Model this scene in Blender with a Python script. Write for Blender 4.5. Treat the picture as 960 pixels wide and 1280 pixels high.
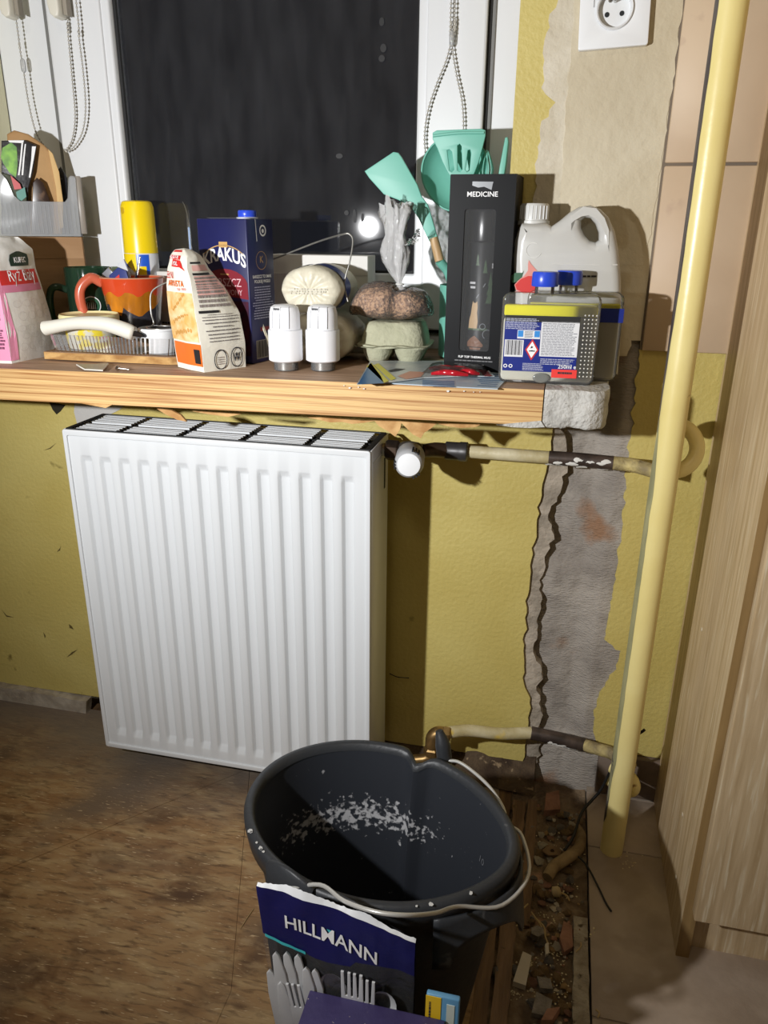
import bpy, bmesh, math, random
from mathutils import Vector, Matrix, noise
R = math.radians
random.seed(7)
scene = bpy.context.scene
for o in list(bpy.data.objects): bpy.data.objects.remove(o)
C = scene.collection

# ---------------------------------------------------------------- camera
CAM = Vector((.758, -1.19, .949)); FPX = 957.95
yaw, pitch, roll = -.2244, .3539, .0099
_f = Vector((math.sin(yaw)*math.cos(pitch), math.cos(yaw)*math.cos(pitch), -math.sin(pitch)))
_r0 = Vector((math.cos(yaw), -math.sin(yaw), 0)); _u0 = _r0.cross(_f)
_r = _r0*math.cos(roll) + _u0*math.sin(roll); _u = _r.cross(_f)
cd = bpy.data.cameras.new('camera'); cd.sensor_fit = 'VERTICAL'; cd.sensor_height = 24
cd.lens = 24*FPX/1280; cd.clip_start = .02
cam = bpy.data.objects.new('camera', cd); C.objects.link(cam)
cam.matrix_world = Matrix(((_r.x, _u.x, -_f.x, CAM.x), (_r.y, _u.y, -_f.y, CAM.y), (_r.z, _u.z, -_f.z, CAM.z), (0, 0, 0, 1)))
scene.camera = cam

# ---------------------------------------------------------------- world, light, exposure
w = bpy.data.worlds.new('night'); scene.world = w; w.use_nodes = True
w.node_tree.nodes['Background'].inputs[0].default_value = (.010, .011, .014, 1)
w.node_tree.nodes['Background'].inputs[1].default_value = 1
vs = scene.view_settings
vs.view_transform = 'Standard'; vs.look = 'None'; vs.gamma = 1; vs.use_curve_mapping = False; vs.exposure = 0.0
def lamp(name, kind, loc, target, energy, col, **k):
    l = bpy.data.lights.new(name, kind); l.energy = energy; l.color = col
    for a, b in k.items(): setattr(l, a, b)
    o = bpy.data.objects.new(name, l); C.objects.link(o); o.location = loc
    o.rotation_euler = (Vector(target) - Vector(loc)).to_track_quat('-Z', 'Y').to_euler()
    return o
lamp('torch_light', 'SPOT', (.10, -1.12, .955), (.62, 0, 1.04), 65, (.985, .99, 1), spot_size=R(144), spot_blend=1.0, shadow_soft_size=.016)
lamp('added_fill_light', 'POINT', (.5, -1.7, 2.2), (0, 0, 0), 8.5, (1, .89, .74), shadow_soft_size=.12)  # unseen overhead light, added as weak warm fill to lift the shadows

# ---------------------------------------------------------------- helpers
def at(px, py, x=None, y=None, z=None):
    d = _f + _r*((px-480)/FPX) - _u*((py-640)/FPX)
    t = (y-CAM.y)/d.y if y is not None else (z-CAM.z)/d.z if z is not None else (x-CAM.x)/d.x
    return CAM + d*t
def SZ(x): return .749 + .008*min(1.1, max(-.4, (x+.05)/.79))
def lin(c):
    return tuple(((v/255)/12.92 if v/255 <= .04045 else ((v/255+.055)/1.055)**2.4) for v in c)
MATS = {}
def M(name, col, rough=.5, metal=0, col2=None, scale=8, stretch=(1, 1, 1), detail=4, lo=.35, hi=.65,
      bump=0, bscale=60, bstretch=None, spec=.5, trans=0, alpha=1, sss=0, coat=0, rough2=None, col3=None, scale3=30, lo3=.6, hi3=.66, stretch3=(1,1,1), rot=(0,0,0), world=False):
    if name in MATS: return MATS[name]
    m = bpy.data.materials.new(name); m.use_nodes = True; nt = m.node_tree; N = nt.nodes; L = nt.links
    b = N['Principled BSDF']
    b.inputs['Base Color'].default_value = (*lin(col), 1)
    b.inputs['Roughness'].default_value = rough; b.inputs['Metallic'].default_value = metal
    b.inputs['Specular IOR Level'].default_value = spec
    if trans: b.inputs['Transmission Weight'].default_value = trans
    if coat: b.inputs['Coat Weight'].default_value = coat
    if alpha < 1: b.inputs['Alpha'].default_value = alpha
    if sss:
        b.inputs['Subsurface Weight'].default_value = sss; b.inputs['Subsurface Radius'].default_value = (.01, .01, .01)
    tc = N.new('ShaderNodeTexCoord')
    def nz(sc, st, det=4, ds=0):
        mp = N.new('ShaderNodeMapping'); mp.inputs['Scale'].default_value = st; mp.inputs['Rotation'].default_value = rot
        L.new(tc.outputs['Object'], mp.inputs[0])
        n = N.new('ShaderNodeTexNoise'); n.inputs['Scale'].default_value = sc; n.inputs['Detail'].default_value = det
        n.inputs['Distortion'].default_value = ds
        L.new(mp.outputs[0], n.inputs['Vector']); return n
    def ramp(n, a, c):
        r = N.new('ShaderNodeMapRange'); r.inputs[1].default_value = a; r.inputs[2].default_value = c
        L.new(n.outputs['Fac'], r.inputs[0]); return r
    colsock = None
    if col2:
        r = ramp(nz(scale, stretch, detail, .4), lo, hi)
        mx = N.new('ShaderNodeMix'); mx.data_type = 'RGBA'
        mx.inputs[6].default_value = (*lin(col), 1); mx.inputs[7].default_value = (*lin(col2), 1)
        L.new(r.outputs[0], mx.inputs[0]); colsock = mx.outputs[2]
        if rough2 is not None:
            r2 = N.new('ShaderNodeMapRange'); r2.inputs[3].default_value = rough; r2.inputs[4].default_value = rough2
            L.new(r.outputs[0], r2.inputs[0]); L.new(r2.outputs[0], b.inputs['Roughness'])
    if col3:
        r = ramp(nz(scale3, stretch3, 5, .2), lo3, hi3)
        mx = N.new('ShaderNodeMix'); mx.data_type = 'RGBA'
        if colsock: L.new(colsock, mx.inputs[6])
        else: mx.inputs[6].default_value = (*lin(col), 1)
        mx.inputs[7].default_value = (*lin(col3), 1)
        L.new(r.outputs[0], mx.inputs[0]); colsock = mx.outputs[2]
    if colsock: L.new(colsock, b.inputs['Base Color'])
    if bump:
        n = nz(bscale, bstretch or (1, 1, 1), 5)
        bp = N.new('ShaderNodeBump'); bp.inputs['Strength'].default_value = bump; bp.inputs['Distance'].default_value = .004
        L.new(n.outputs['Fac'], bp.inputs['Height']); L.new(bp.outputs[0], b.inputs['Normal'])
    MATS[name] = m; return m
def clear(name, tint=(255, 255, 255), haze=.06, rough=.08, hazecol=(235, 238, 240), bump=0, ior=1.45):
    """thin clear plastic or glass film: transparent, Fresnel gloss and a little haze"""
    if name in MATS: return MATS[name]
    m = bpy.data.materials.new(name); m.use_nodes = True; nt = m.node_tree; N = nt.nodes; L = nt.links
    N.remove(N['Principled BSDF']); out = N['Material Output']
    t = N.new('ShaderNodeBsdfTransparent'); t.inputs[0].default_value = (*lin(tint), 1)
    d = N.new('ShaderNodeBsdfDiffuse'); d.inputs[0].default_value = (*lin(hazecol), 1)
    g = N.new('ShaderNodeBsdfGlossy'); g.inputs['Roughness'].default_value = rough
    fr = N.new('ShaderNodeFresnel'); fr.inputs[0].default_value = ior
    a = N.new('ShaderNodeMixShader'); a.inputs[0].default_value = haze
    L.new(t.outputs[0], a.inputs[1]); L.new(d.outputs[0], a.inputs[2])
    c = N.new('ShaderNodeMixShader'); L.new(fr.outputs[0], c.inputs[0]); L.new(a.outputs[0], c.inputs[1]); L.new(g.outputs[0], c.inputs[2])
    if bump:
        tc = N.new('ShaderNodeTexCoord'); n = N.new('ShaderNodeTexNoise'); n.inputs['Scale'].default_value = 90; n.inputs['Detail'].default_value = 3
        L.new(tc.outputs['Object'], n.inputs['Vector'])
        bp = N.new('ShaderNodeBump'); bp.inputs['Strength'].default_value = bump; bp.inputs['Distance'].default_value = .01
        L.new(n.outputs['Fac'], bp.inputs['Height']); L.new(bp.outputs[0], g.inputs['Normal']); L.new(bp.outputs[0], fr.inputs['Normal'])
    L.new(c.outputs[0], out.inputs[0]); MATS[name] = m; return m

def tag(o, label=None, cat=None, group=None, kind=None):
    for k, v in (('label', label), ('category', cat), ('group', group), ('kind', kind)):
        if v: o[k] = v
    return o
def link(name, me, parent=None, loc=None, rot=None):
    o = bpy.data.objects.new(name, me); C.objects.link(o)
    if parent is not None: o.parent = parent
    if loc is not None: o.location = loc
    if rot is not None: o.rotation_euler = rot
    return o
def thing(name, label, cat, loc=(0, 0, 0), rz=0, group=None, rot=None):
    o = link(name, None, None, loc, rot or (0, 0, rz)); o.empty_display_size = .02
    return tag(o, label, cat, group)
def mk(name, V, F, mat, parent=None, smooth=False, fm=None, auto=None):
    me = bpy.data.meshes.new(name); me.from_pydata([tuple(v) for v in V], [], F)
    for m in (mat if isinstance(mat, (list, tuple)) else [mat]): me.materials.append(m)
    if fm: me.polygons.foreach_set('material_index', fm)
    me.validate()
    bm = bmesh.new(); bm.from_mesh(me); bmesh.ops.recalc_face_normals(bm, faces=bm.faces); bm.to_mesh(me); bm.free()
    if smooth:
        me.polygons.foreach_set('use_smooth', [True]*len(me.polygons))
        if auto: me.set_sharp_from_angle(angle=R(auto))
    return link(name, me, parent)
def box(name, b, mat, parent=None, bev=0, seg=2, mx=None):
    x0, x1, y0, y1, z0, z1 = b
    bm = bmesh.new()
    bmesh.ops.create_cube(bm, size=1, matrix=Matrix.Translation(((x0+x1)/2, (y0+y1)/2, (z0+z1)/2)) @ Matrix.Diagonal((x1-x0, y1-y0, z1-z0, 1)))
    if bev: bmesh.ops.bevel(bm, geom=bm.edges[:], offset=bev, segments=seg, affect='EDGES', profile=.5)
    if mx is not None: bmesh.ops.transform(bm, matrix=mx, verts=bm.verts)
    me = bpy.data.meshes.new(name); bm.to_mesh(me); bm.free(); me.materials.append(mat)
    if bev:
        me.polygons.foreach_set('use_smooth', [True]*len(me.polygons)); me.set_sharp_from_angle(angle=R(50))
    return link(name, me, parent)
def lathe_vf(prof, n=32, sx=1, sy=1, off=(0, 0, 0), cap=True):
    V = []; F = []; m = len(prof)
    for r, z in prof:
        for k in range(n):
            a = 2*math.pi*k/n; V.append((off[0]+r*sx*math.cos(a), off[1]+r*sy*math.sin(a), off[2]+z))
    for i in range(m-1):
        for k in range(n): F.append((i*n+k, i*n+(k+1) % n, (i+1)*n+(k+1) % n, (i+1)*n+k))
    if cap: F.append(tuple(range(n))); F.append(tuple(range((m-1)*n, m*n)))
    return V, F
def lathe(name, prof, mat, parent=None, n=32, sx=1, sy=1, off=(0, 0, 0), cap=True, mx=None, auto=40):
    V, F = lathe_vf(prof, n, sx, sy, off, cap)
    if mx is not None: V = [mx @ Vector(v) for v in V]
    return mk(name, V, F, mat, parent, True, auto=auto)
def catmull(P, sub=6):
    P = [Vector(p) for p in P]; Q = [P[0]*2-P[1]]+P+[P[-1]*2-P[-2]]; out = []
    for i in range(1, len(Q)-2):
        for k in range(sub):
            t = k/sub; a, b, c, d = Q[i-1:i+3]
            out.append(.5*((2*b)+(c-a)*t+(2*a-5*b+4*c-d)*t*t+(3*b-a-3*c+d)*t**3))
    out.append(P[-1]); return out
def tube_vf(P, r, n=8, cap=True):
    P = [Vector(p) for p in P]; V = []; F = []; up = Vector((0, 0, 1)); m = len(P)
    t0 = (P[1]-P[0]).normalized(); nrm = t0.orthogonal().normalized()
    for i, p in enumerate(P):
        t = (P[min(i+1, m-1)]-P[max(i-1, 0)]).normalized()
        nrm = (nrm - t*nrm.dot(t)).normalized(); bn = t.cross(nrm)
        rr = r[i] if isinstance(r, (list, tuple)) else r
        for k in range(n):
            a = 2*math.pi*k/n; V.append(p + nrm*rr*math.cos(a) + bn*rr*math.sin(a))
    for i in range(m-1):
        for k in range(n): F.append((i*n+k, i*n+(k+1) % n, (i+1)*n+(k+1) % n, (i+1)*n+k))
    if cap: F.append(tuple(range(n))); F.append(tuple(range((m-1)*n, m*n)))
    return V, F
def tube(name, P, r, mat, parent=None, n=8, smooth=0, cap=True):
    if smooth:
        n0 = len(P); P = catmull(P, smooth)
        if isinstance(r, (list, tuple)):
            q = [i/smooth for i in range(len(P))]; r = [r[min(int(t), n0-1)]*(1-t % 1)+r[min(int(t)+1, n0-1)]*(t % 1) for t in q]
    V, F = tube_vf(P, r, n, cap); return mk(name, V, F, mat, parent, True, auto=50)
def join_vf(parts):
    V = []; F = []
    for v, f in parts:
        o = len(V); V += list(v); F += [tuple(i+o for i in q) for q in f]
    return V, F
def slab(name, out, y0, y1, mat, parent=None, axis='y', mats=None):
    """polygon outline (a,b) extruded between y0 and y1 along an axis"""
    n = len(out)
    def p(a, b, c): return (a, c, b) if axis == 'y' else (a, b, c) if axis == 'z' else (c, a, b)
    V = [p(a, b, y0) for a, b in out]+[p(a, b, y1) for a, b in out]
    F = [tuple(range(n)), tuple(range(n, 2*n))]+[(i, (i+1) % n, n+(i+1) % n, n+i) for i in range(n)]
    return mk(name, V, F, mat, parent)
def jag(P, amp=.003, step=.006, seed=0, sc=60):
    out = []
    for (a, b), (c, d) in zip(P, P[1:]):
        L = math.hypot(c-a, d-b); n = max(1, int(L/step)); nx, nz_ = (d-b)/L, -(c-a)/L
        for i in range(n):
            t = i/n; x = a+(c-a)*t; z = b+(d-b)*t
            k = amp*(noise.noise((x*sc, z*sc, seed))*1.4+random.uniform(-.35, .35))
            out.append((x+nx*k, z+nz_*k))
    out.append(P[-1]); return out
def outline(name, splines, ext, bev, mat, parent=None, mx=None, smooth=True, res=4):
    """filled 2D outline with holes, given depth and rounded edges (built as a mesh)"""
    cu = bpy.data.curves.new(name, 'CURVE'); cu.dimensions = '2D'; cu.fill_mode = 'BOTH'
    cu.extrude = ext; cu.bevel_depth = bev; cu.offset = -bev; cu.bevel_resolution = 2 if bev else 0
    for s in splines:
        sp = cu.splines.new('POLY'); sp.points.add(len(s)-1)
        for q, (a, b) in zip(sp.points, s): q.co = (a, b, 0, 1)
        sp.use_cyclic_u = True
    return curve_mesh(name, cu, mat, parent, mx, smooth)
def curve_mesh(name, cu, mat, parent, mx, smooth):
    ob = bpy.data.objects.new('tmp', cu); C.objects.link(ob)
    me = bpy.data.meshes.new_from_object(ob); bpy.data.objects.remove(ob)
    me.name = name; me.materials.clear(); me.materials.append(mat)
    if mx is not None: me.transform(mx)
    bm = bmesh.new(); bm.from_mesh(me); bmesh.ops.remove_doubles(bm, verts=bm.verts, dist=1e-6); bmesh.ops.recalc_face_normals(bm, faces=bm.faces); bm.to_mesh(me); bm.free()
    if smooth:
        me.polygons.foreach_set('use_smooth', [True]*len(me.polygons)); me.set_sharp_from_angle(angle=R(35))
    return link(name, me, parent)
MXZ = Matrix(((1, 0, 0, 0), (0, 0, 1, 0), (0, 1, 0, 0), (0, 0, 0, 1)))      # curve XY plane -> XZ plane
def rrect(x0, x1, z0, z1, r, n=5):
    out = []
    for cx, cz, a0 in ((x1-r, z0+r, -90), (x1-r, z1-r, 0), (x0+r, z1-r, 90), (x0+r, z0+r, 180)):
        for k in range(n+1):
            a = R(a0+90*k/n); out.append((cx+r*math.cos(a), cz+r*math.sin(a)))
    return out
def text(name, body, size, fmap, mat, parent=None, sx=1, bold=0, align='CENTER'):
    """lettering as a thin mesh, each 2D point sent through fmap onto the surface it is printed on"""
    cu = bpy.data.curves.new(name, 'FONT'); cu.body = body; cu.size = size; cu.align_x = align; cu.align_y = 'CENTER'
    cu.resolution_u = 3; cu.offset = bold
    ob = bpy.data.objects.new('tmp', cu); C.objects.link(ob)
    me = bpy.data.meshes.new_from_object(ob); bpy.data.objects.remove(ob)
    me.name = name; me.materials.clear(); me.materials.append(mat)
    for v in me.vertices: v.co = fmap(v.co.x*sx, v.co.y)
    return link(name, me, parent)
def patch(name, fmap, u0, u1, v0, v1, mat, parent=None, nu=6, nv=6, shape=None):
    V = [fmap(u0+(u1-u0)*i/nu, v0+(v1-v0)*j/nv) for j in range(nv+1) for i in range(nu+1)]
    F = [(j*(nu+1)+i, j*(nu+1)+i+1, (j+1)*(nu+1)+i+1, (j+1)*(nu+1)+i) for j in range(nv) for i in range(nu)]
    return mk(name, V, F, mat, parent, True)
def polypatch(name, fmap, pts, mat, parent=None):
    bm = bmesh.new(); bm.faces.new([bm.verts.new((p[0], p[1], 0)) for p in pts])
    bmesh.ops.triangulate(bm, faces=bm.faces[:]); bmesh.ops.subdivide_edges(bm, edges=bm.edges[:], cuts=2, use_grid_fill=True)
    for v in bm.verts: v.co = Vector(fmap(v.co.x, v.co.y))
    me = bpy.data.meshes.new(name); bm.to_mesh(me); bm.free(); me.materials.append(mat)
    return link(name, me, parent)
def disc(cx, cy, rx, ry=None, n=20): 
    ry = ry or rx
    return [(cx+rx*math.cos(2*math.pi*k/n), cy+ry*math.sin(2*math.pi*k/n)) for k in range(n)]
def ringpatch(name, fmap, cx, cy, r0, r1, mat, parent=None, n=20, a0=0, a1=360, ky=1):
    V = []; F = []
    for k in range(n+1):
        a = R(a0+(a1-a0)*k/n)
        V += [fmap(cx+r0*math.cos(a), cy+ky*r0*math.sin(a)), fmap(cx+r1*math.cos(a), cy+ky*r1*math.sin(a))]
    for k in range(n): F.append((2*k, 2*k+1, 2*k+3, 2*k+2))
    return mk(name, V, F, mat, parent)
def fineprint(name, fmap, u0, u1, v0, v1, rows, mat, parent=None, fill=.62, seed=1, ragged=.15, cen=False):
    """rows of tiny illegible print: short dashes"""
    rnd = random.Random(seed); V = []; F = []; h = (v1-v0)/rows
    for j in range(rows):
        v = v1-(j+1)*h; W = (u1-u0)*(1-ragged*rnd.random()); u = u0+((u1-u0-W)/2 if cen else 0); e = u+W
        while u < e:
            wl = min(e-u, (u1-u0)*rnd.uniform(.04, .14)); o = len(V)
            V += [fmap(u, v), fmap(u+wl, v), fmap(u+wl, v+h*fill), fmap(u, v+h*fill)]; F.append((o, o+1, o+2, o+3))
            u += wl+(u1-u0)*.016
    return mk(name, V, F, mat, parent)
def planefn(o, ex, ez, off=0):
    o = Vector(o); ex = Vector(ex); ez = Vector(ez); nn = ex.cross(ez).normalized()
    return lambda u, v, h=0: o+ex*u+ez*v+nn*(off+h)
def on_local(T, px, py, yl):
    """point of thing T's local plane y = yl seen at a pixel, in T's own x and z"""
    c, s = math.cos(T.rotation_euler.z), math.sin(T.rotation_euler.z); nn = Vector((-s, c, 0)); P0 = Vector(T.location)+nn*yl
    d = _f + _r*((px-480)/FPX) - _u*((py-640)/FPX); p = CAM + d*((P0-CAM).dot(nn)/d.dot(nn)); q = p-Vector(T.location)
    return (q.x*c+q.y*s, q.z)
def copy_tree(o, parent=None):
    c = o.copy(); C.objects.link(c); c.parent = parent
    for ch in list(o.children): copy_tree(ch, c)
    return c
def struct(o, label=None):
    o['kind'] = 'structure'
    if label: o['label'] = label
    return o
# ================================================================ materials of the room
yellow = M('yellow_wall_paint', (202, 186, 112), .55, col2=(192, 174, 98), scale=5, bump=.35, bscale=140, col3=(120, 106, 52), scale3=18, lo3=.68, hi3=.76)
plaster = M('old_plaster', (206, 196, 172), .85, col2=(196, 184, 158), scale=7, bump=.6, bscale=70)
putty = M('white_filler', (214, 206, 188), .85, col2=(198, 188, 166), scale=16, bump=.7, bscale=90)
concrete = M('rough_concrete', (168, 160, 148), .95, col2=(140, 128, 116), scale=14, stretch=(1, 1, 2.5), bump=1.0, bscale=120, bstretch=(1, 1, 3), col3=(120, 116, 112), scale3=9, lo3=.56, hi3=.64)
edgeplaster = M('broken_plaster_edge', (178, 166, 150), .95, col2=(140, 130, 116), scale=30, bump=1, bscale=110)
cement_white = M('pale_concrete', (206, 204, 198), .95, col2=(172, 170, 164), scale=26, bump=1, bscale=160, col3=(110, 106, 100), scale3=70, lo3=.68, hi3=.72)
tilemat = M('beige_wall_tile', (206, 184, 156), .55, col2=(194, 170, 142), scale=6, bump=.1, bscale=20, col3=(176, 150, 128), scale3=22, lo3=.62, hi3=.75)
grout = M('grey_grout', (120, 108, 94), .95)
darktile = M('dark_skirting_tile', (120, 104, 90), .6, col2=(96, 82, 70), scale=14)
floortile = M('beige_floor_tile', (178, 160, 142), .6, col2=(154, 136, 118), scale=9, bump=.25, bscale=60, col3=(116, 98, 80), scale3=6, lo3=.56, hi3=.78)
dirt = M('floor_dirt', (92, 76, 58), 1, col2=(60, 46, 34), scale=26, bump=1, bscale=150, col3=(142, 122, 96), scale3=60, lo3=.62, hi3=.68)
white_pvc = M('white_window_plastic', (226, 228, 230), .35)
gasket = M('black_gasket', (22, 22, 23), .7)
roomwall = M('pale_room_wall', (196, 186, 164), .9)
oldwood = M('old_dirty_board', (120, 92, 60), .8, col2=(86, 62, 38), scale=12, stretch=(6, .8, 1), bump=.6, bscale=60, bstretch=(6, .6, 1))

def floor_material():
    m = bpy.data.materials.new('worn_brown_floor'); m.use_nodes = True; nt = m.node_tree; N = nt.nodes; L = nt.links
    b = N['Principled BSDF']; tc = N.new('ShaderNodeTexCoord')
    def nz(sc, st=(1, 1, 1), rz=0, det=5, ds=.5):
        mp = N.new('ShaderNodeMapping'); mp.inputs['Scale'].default_value = st; mp.inputs['Rotation'].default_value = (0, 0, rz)
        L.new(tc.outputs['Object'], mp.inputs[0]); n = N.new('ShaderNodeTexNoise'); n.inputs['Scale'].default_value = sc
        n.inputs['Detail'].default_value = det; n.inputs['Distortion'].default_value = ds; L.new(mp.outputs[0], n.inputs['Vector']); return n
    def rng(n, a, c, sock='Fac'):
        r = N.new('ShaderNodeMapRange'); r.inputs[1].default_value = a; r.inputs[2].default_value = c; L.new(n.outputs[sock], r.inputs[0]); return r
    def mix(f, a, c):
        x = N.new('ShaderNodeMix'); x.data_type = 'RGBA'; L.new(f.outputs[0], x.inputs[0])
        for i, v in ((6, a), (7, c)):
            if isinstance(v, tuple): x.inputs[i].default_value = (*lin(v), 1)
            else: L.new(v, x.inputs[i])
        return x.outputs[2]
    c = mix(rng(nz(5), .35, .65), (142, 106, 70), (164, 130, 88))
    c = mix(rng(nz(14, (1, 3.2, 1), R(-28)), .45, .72), c, (184, 156, 112))
    c = mix(rng(nz(34, (1, 5, 1), R(-34)), .5, .76), c, (88, 64, 42))
    c = mix(rng(nz(9, (1, 1.4, 1), R(20)), .55, .72), c, (92, 66, 44))
    c = mix(rng(nz(26, (1, 2.2, 1), R(62)), .55, .72), c, (170, 142, 104))
    c = mix(rng(nz(3.2), .52, .66), c, (118, 98, 78))
    c = mix(rng(nz(60, (1, 7, 1), R(-55)), .63, .69), c, (200, 174, 136))
    # grey dust lying in a ragged band along the window wall
    sep = N.new('ShaderNodeSeparateXYZ'); L.new(tc.outputs['Object'], sep.inputs[0])
    nn = nz(6); add = N.new('ShaderNodeMath'); add.operation = 'MULTIPLY_ADD'; L.new(nn.outputs['Fac'], add.inputs[0]); add.inputs[1].default_value = .28; L.new(sep.outputs['Y'], add.inputs[2])
    r = N.new('ShaderNodeMapRange'); r.inputs[1].default_value = -.12; r.inputs[2].default_value = .06; r.inputs[4].default_value = .85; L.new(add.outputs[0], r.inputs[0])
    c = mix(r, c, (118, 108, 98))
    L.new(c, b.inputs['Base Color']); b.inputs['Roughness'].default_value = .62; b.inputs['Specular IOR Level'].default_value = .35
    bp = N.new('ShaderNodeBump'); bp.inputs['Strength'].default_value = .35; bp.inputs['Distance'].default_value = .003
    L.new(nz(50, (1, 4, 1), R(-35)).outputs['Fac'], bp.inputs['Height']); L.new(bp.outputs[0], b.inputs['Normal'])
    return m
floormat = floor_material()

# ================================================================ the window wall
def W(px, py): p = at(px, py, y=0); return (p.x, p.z)
zsill = .705
left_edge = [(.756, .735), (.753, .66), (.746, .56), (.739, .437), (.735, .36), (.736, .286), (.744, .20), (.754, .14), (.757, .09), (.752, .035)]
wall = struct(slab('wall_back', [(-1.8, .03), (-1.8, .735)] + jag(left_edge, .0055, .010, 3, 34), 0, .03, yellow))
box('painted_wall_panel', (-1.8, -.245, 0, .03, .735, 2.5), yellow, wall)
box('painted_wall_panel', (.664, .76, 0, .03, .735, 2.5), yellow, wall)
right_edge = [(.868, .787), (.869, .70), (.870, .638), (.874, .52), (.876, .423), (.870, .345), (.868, .304), (.897, .287), (.893, .25), (.874, .205), (.868, .175), (.867, .125), (.882, .085)]
slab('painted_wall_panel', [(1.9, .787)] + jag(right_edge, .004, .007, 9) + [(1.9, .085)], 0, .03, yellow, wall)
box('masonry_core', (-1.8, -.245, .03, .30, -.05, 2.5), plaster, wall)
box('masonry_core', (.664, 1.9, .045, .30, -.05, 2.5), plaster, wall)
box('masonry_core', (-.245, .664, .045, .30, -.05, .70), plaster, wall)
# chased-out strip of bare masonry
nx_, nz2 = 46, 170; V = []; F = []
for j in range(nz2+1):
    for i in range(nx_+1):
        x = .715+.205*i/nx_; z = -.04+.84*j/nz2
        d = noise.noise((x*18, z*9, 1))*.006+noise.noise((x*70, z*60, 4))*.0022+noise.noise((x*40, z*140, 8))*.0012
        st = .006*math.tanh(8*noise.noise((x*7, z*11, 22)))
        k_ = max(0, min(1, (x-.822)/.032)); V.append((x, max(.0012, (.018+d+st)*(1-k_)+k_*(.004+.45*d)), z))
for j in range(nz2):
    for i in range(nx_): k = j*(nx_+1)+i; F.append((k, k+1, k+nx_+2, k+nx_+1))
brick_stain = M('masonry_bare', (172, 164, 154), .95, col2=(138, 130, 122), scale=9, stretch=(1, 1, 1.4), bump=.9, bscale=130, bstretch=(1, 1, 3.5), col3=(150, 116, 90), scale3=7, lo3=.60, hi3=.68)
mk('bare_masonry_strip', V, F, brick_stain, wall, True)
# thick broken edge of the render along the chase
inner = [(.772, .72), (.768, .66), (.776, .60), (.764, .54), (.762, .45), (.757, .39), (.760, .33), (.757, .27), (.768, .21), (.766, .15), (.775, .10), (.772, .0)]
outer = [(.75, .72), (.748, .60), (.738, .5), (.731, .40), (.729, .32), (.733, .25), (.745, .16), (.748, .10), (.742, .0)]
slab('broken_render_edge', jag(outer, .004, .011, 5, 30)[::-1] + jag(inner, .011, .008, 6, 24), .006, .026, edgeplaster, wall)
# plaster on the pier right of the window
def patchslab(L_, R_, y0, mat, seed, name):
    return slab(name, jag(L_, .007, .007, seed, 45) + jag(R_[::-1], .002, .008, seed+1), y0, .012, mat, wall)
patchslab([(.705, .80), (.703, .95), (.699, 1.0), (.700, 1.05), (.704, 1.08), (.717, 1.11), (.702, 1.13), (.700, 1.17), (.708, 1.20), (.712, 1.26), (.72, 1.5)], [(.745, .80), (.745, 1.5)], -.0018, putty, 11, 'filler_strip')
slab('plaster_patch', jag([(.737, .785), (.738, .95), (.734, 1.1), (.736, 1.5)], .002, .01, 2) + jag([(.868, 1.5), (.868, 1.2), (.866, 1.05), (.862, .93), (.856, .82), (.85, .775), (.80, .782)], .003, .008, 5), -.0042, .012, plaster, wall)
# beige tiles
box('tile_bedding', (.867, 1.9, -.0036, .02, .787, 1.6), grout, wall)
box('tile_edge_filler', (.846, .869, -.0034, .02, .80, 1.6), plaster, wall)
for (x0, x1) in ((.870, 1.034), (1.0375, 1.2375)):
    for (z0, z1) in ((.787, 1.0315), (1.0355, 1.281), (1.285, 1.53)):
        box('tile', (x0, x1, -.011, 0, z0, z1), tilemat, wall, .0012, 1)
for k in range(3):
    box('skirting_tile', (.883+k*.2, 1.08+k*.2, -.012, .02, .002, .084), darktile, wall, .001, 1)
# lumpy dirt plinth at the foot of the wall behind the bucket
V = []; F = []
for j in range(13):
    for i in range(41):
        x = .30+.475*i/40; t = j/12; n1 = noise.noise((x*25, t*3, 2))
        V.append((x, .004-.05*t**1.4-.008*n1, .045*(1-t**.7)+.006*noise.noise((x*40, t*5, 5))+.002))
for j in range(12):
    for i in range(40): k = j*41+i; F.append((k, k+1, k+42, k+41))
mk('crumbled_wall_foot', V, F, dirt, wall, True)

slab('bare_patch', [W(94, 500), W(165, 500), W(150, 512), W(118, 528), W(98, 534), W(93, 515)], -.0012, .002, M('grey_white_plaster', (190, 188, 184), .9, bump=.4), wall)
slab('dark_hole', [W(62, 503), W(82, 506), W(76, 514), W(71, 518), W(66, 512)], -.0008, .002, M('hole_dark', (40, 36, 24), 1), wall)
scratch = M('wall_scratch', (96, 82, 40), .8)
for q in ([(54, 563), (62, 560), (70, 554), (63, 561)], [(71, 690), (75, 685), (76, 682), (75, 688)], [(2, 762), (8, 769), (18, 772), (8, 771)], [(86, 780), (90, 783), (92, 787), (87, 785)], [(54, 790), (57, 795), (56, 798)], [(83, 822), (90, 815), (97, 812), (90, 818)]):
    polypatch('wall_scratch', lambda a, b_: at(a, b_, y=-.0006), q, scratch, wall)
bb = struct(slab('baseboard_left', [(-1.8, 0)] + [(-1.8, .034)] + jag([(-.6, .035), (-.3, .033), (-.135, .03)], .003, .01, 4) + [(-.14, 0)], -.016, .004, M('chipped_pale_skirting', (182, 172, 156), .9, col2=(146, 134, 118), scale=22, bump=.8, bscale=80)))
box('skirting_stub', (-.02, .35, -.008, .002, .0, .028), M('chipped_pale_skirting', (150, 140, 126)), bb)

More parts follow.
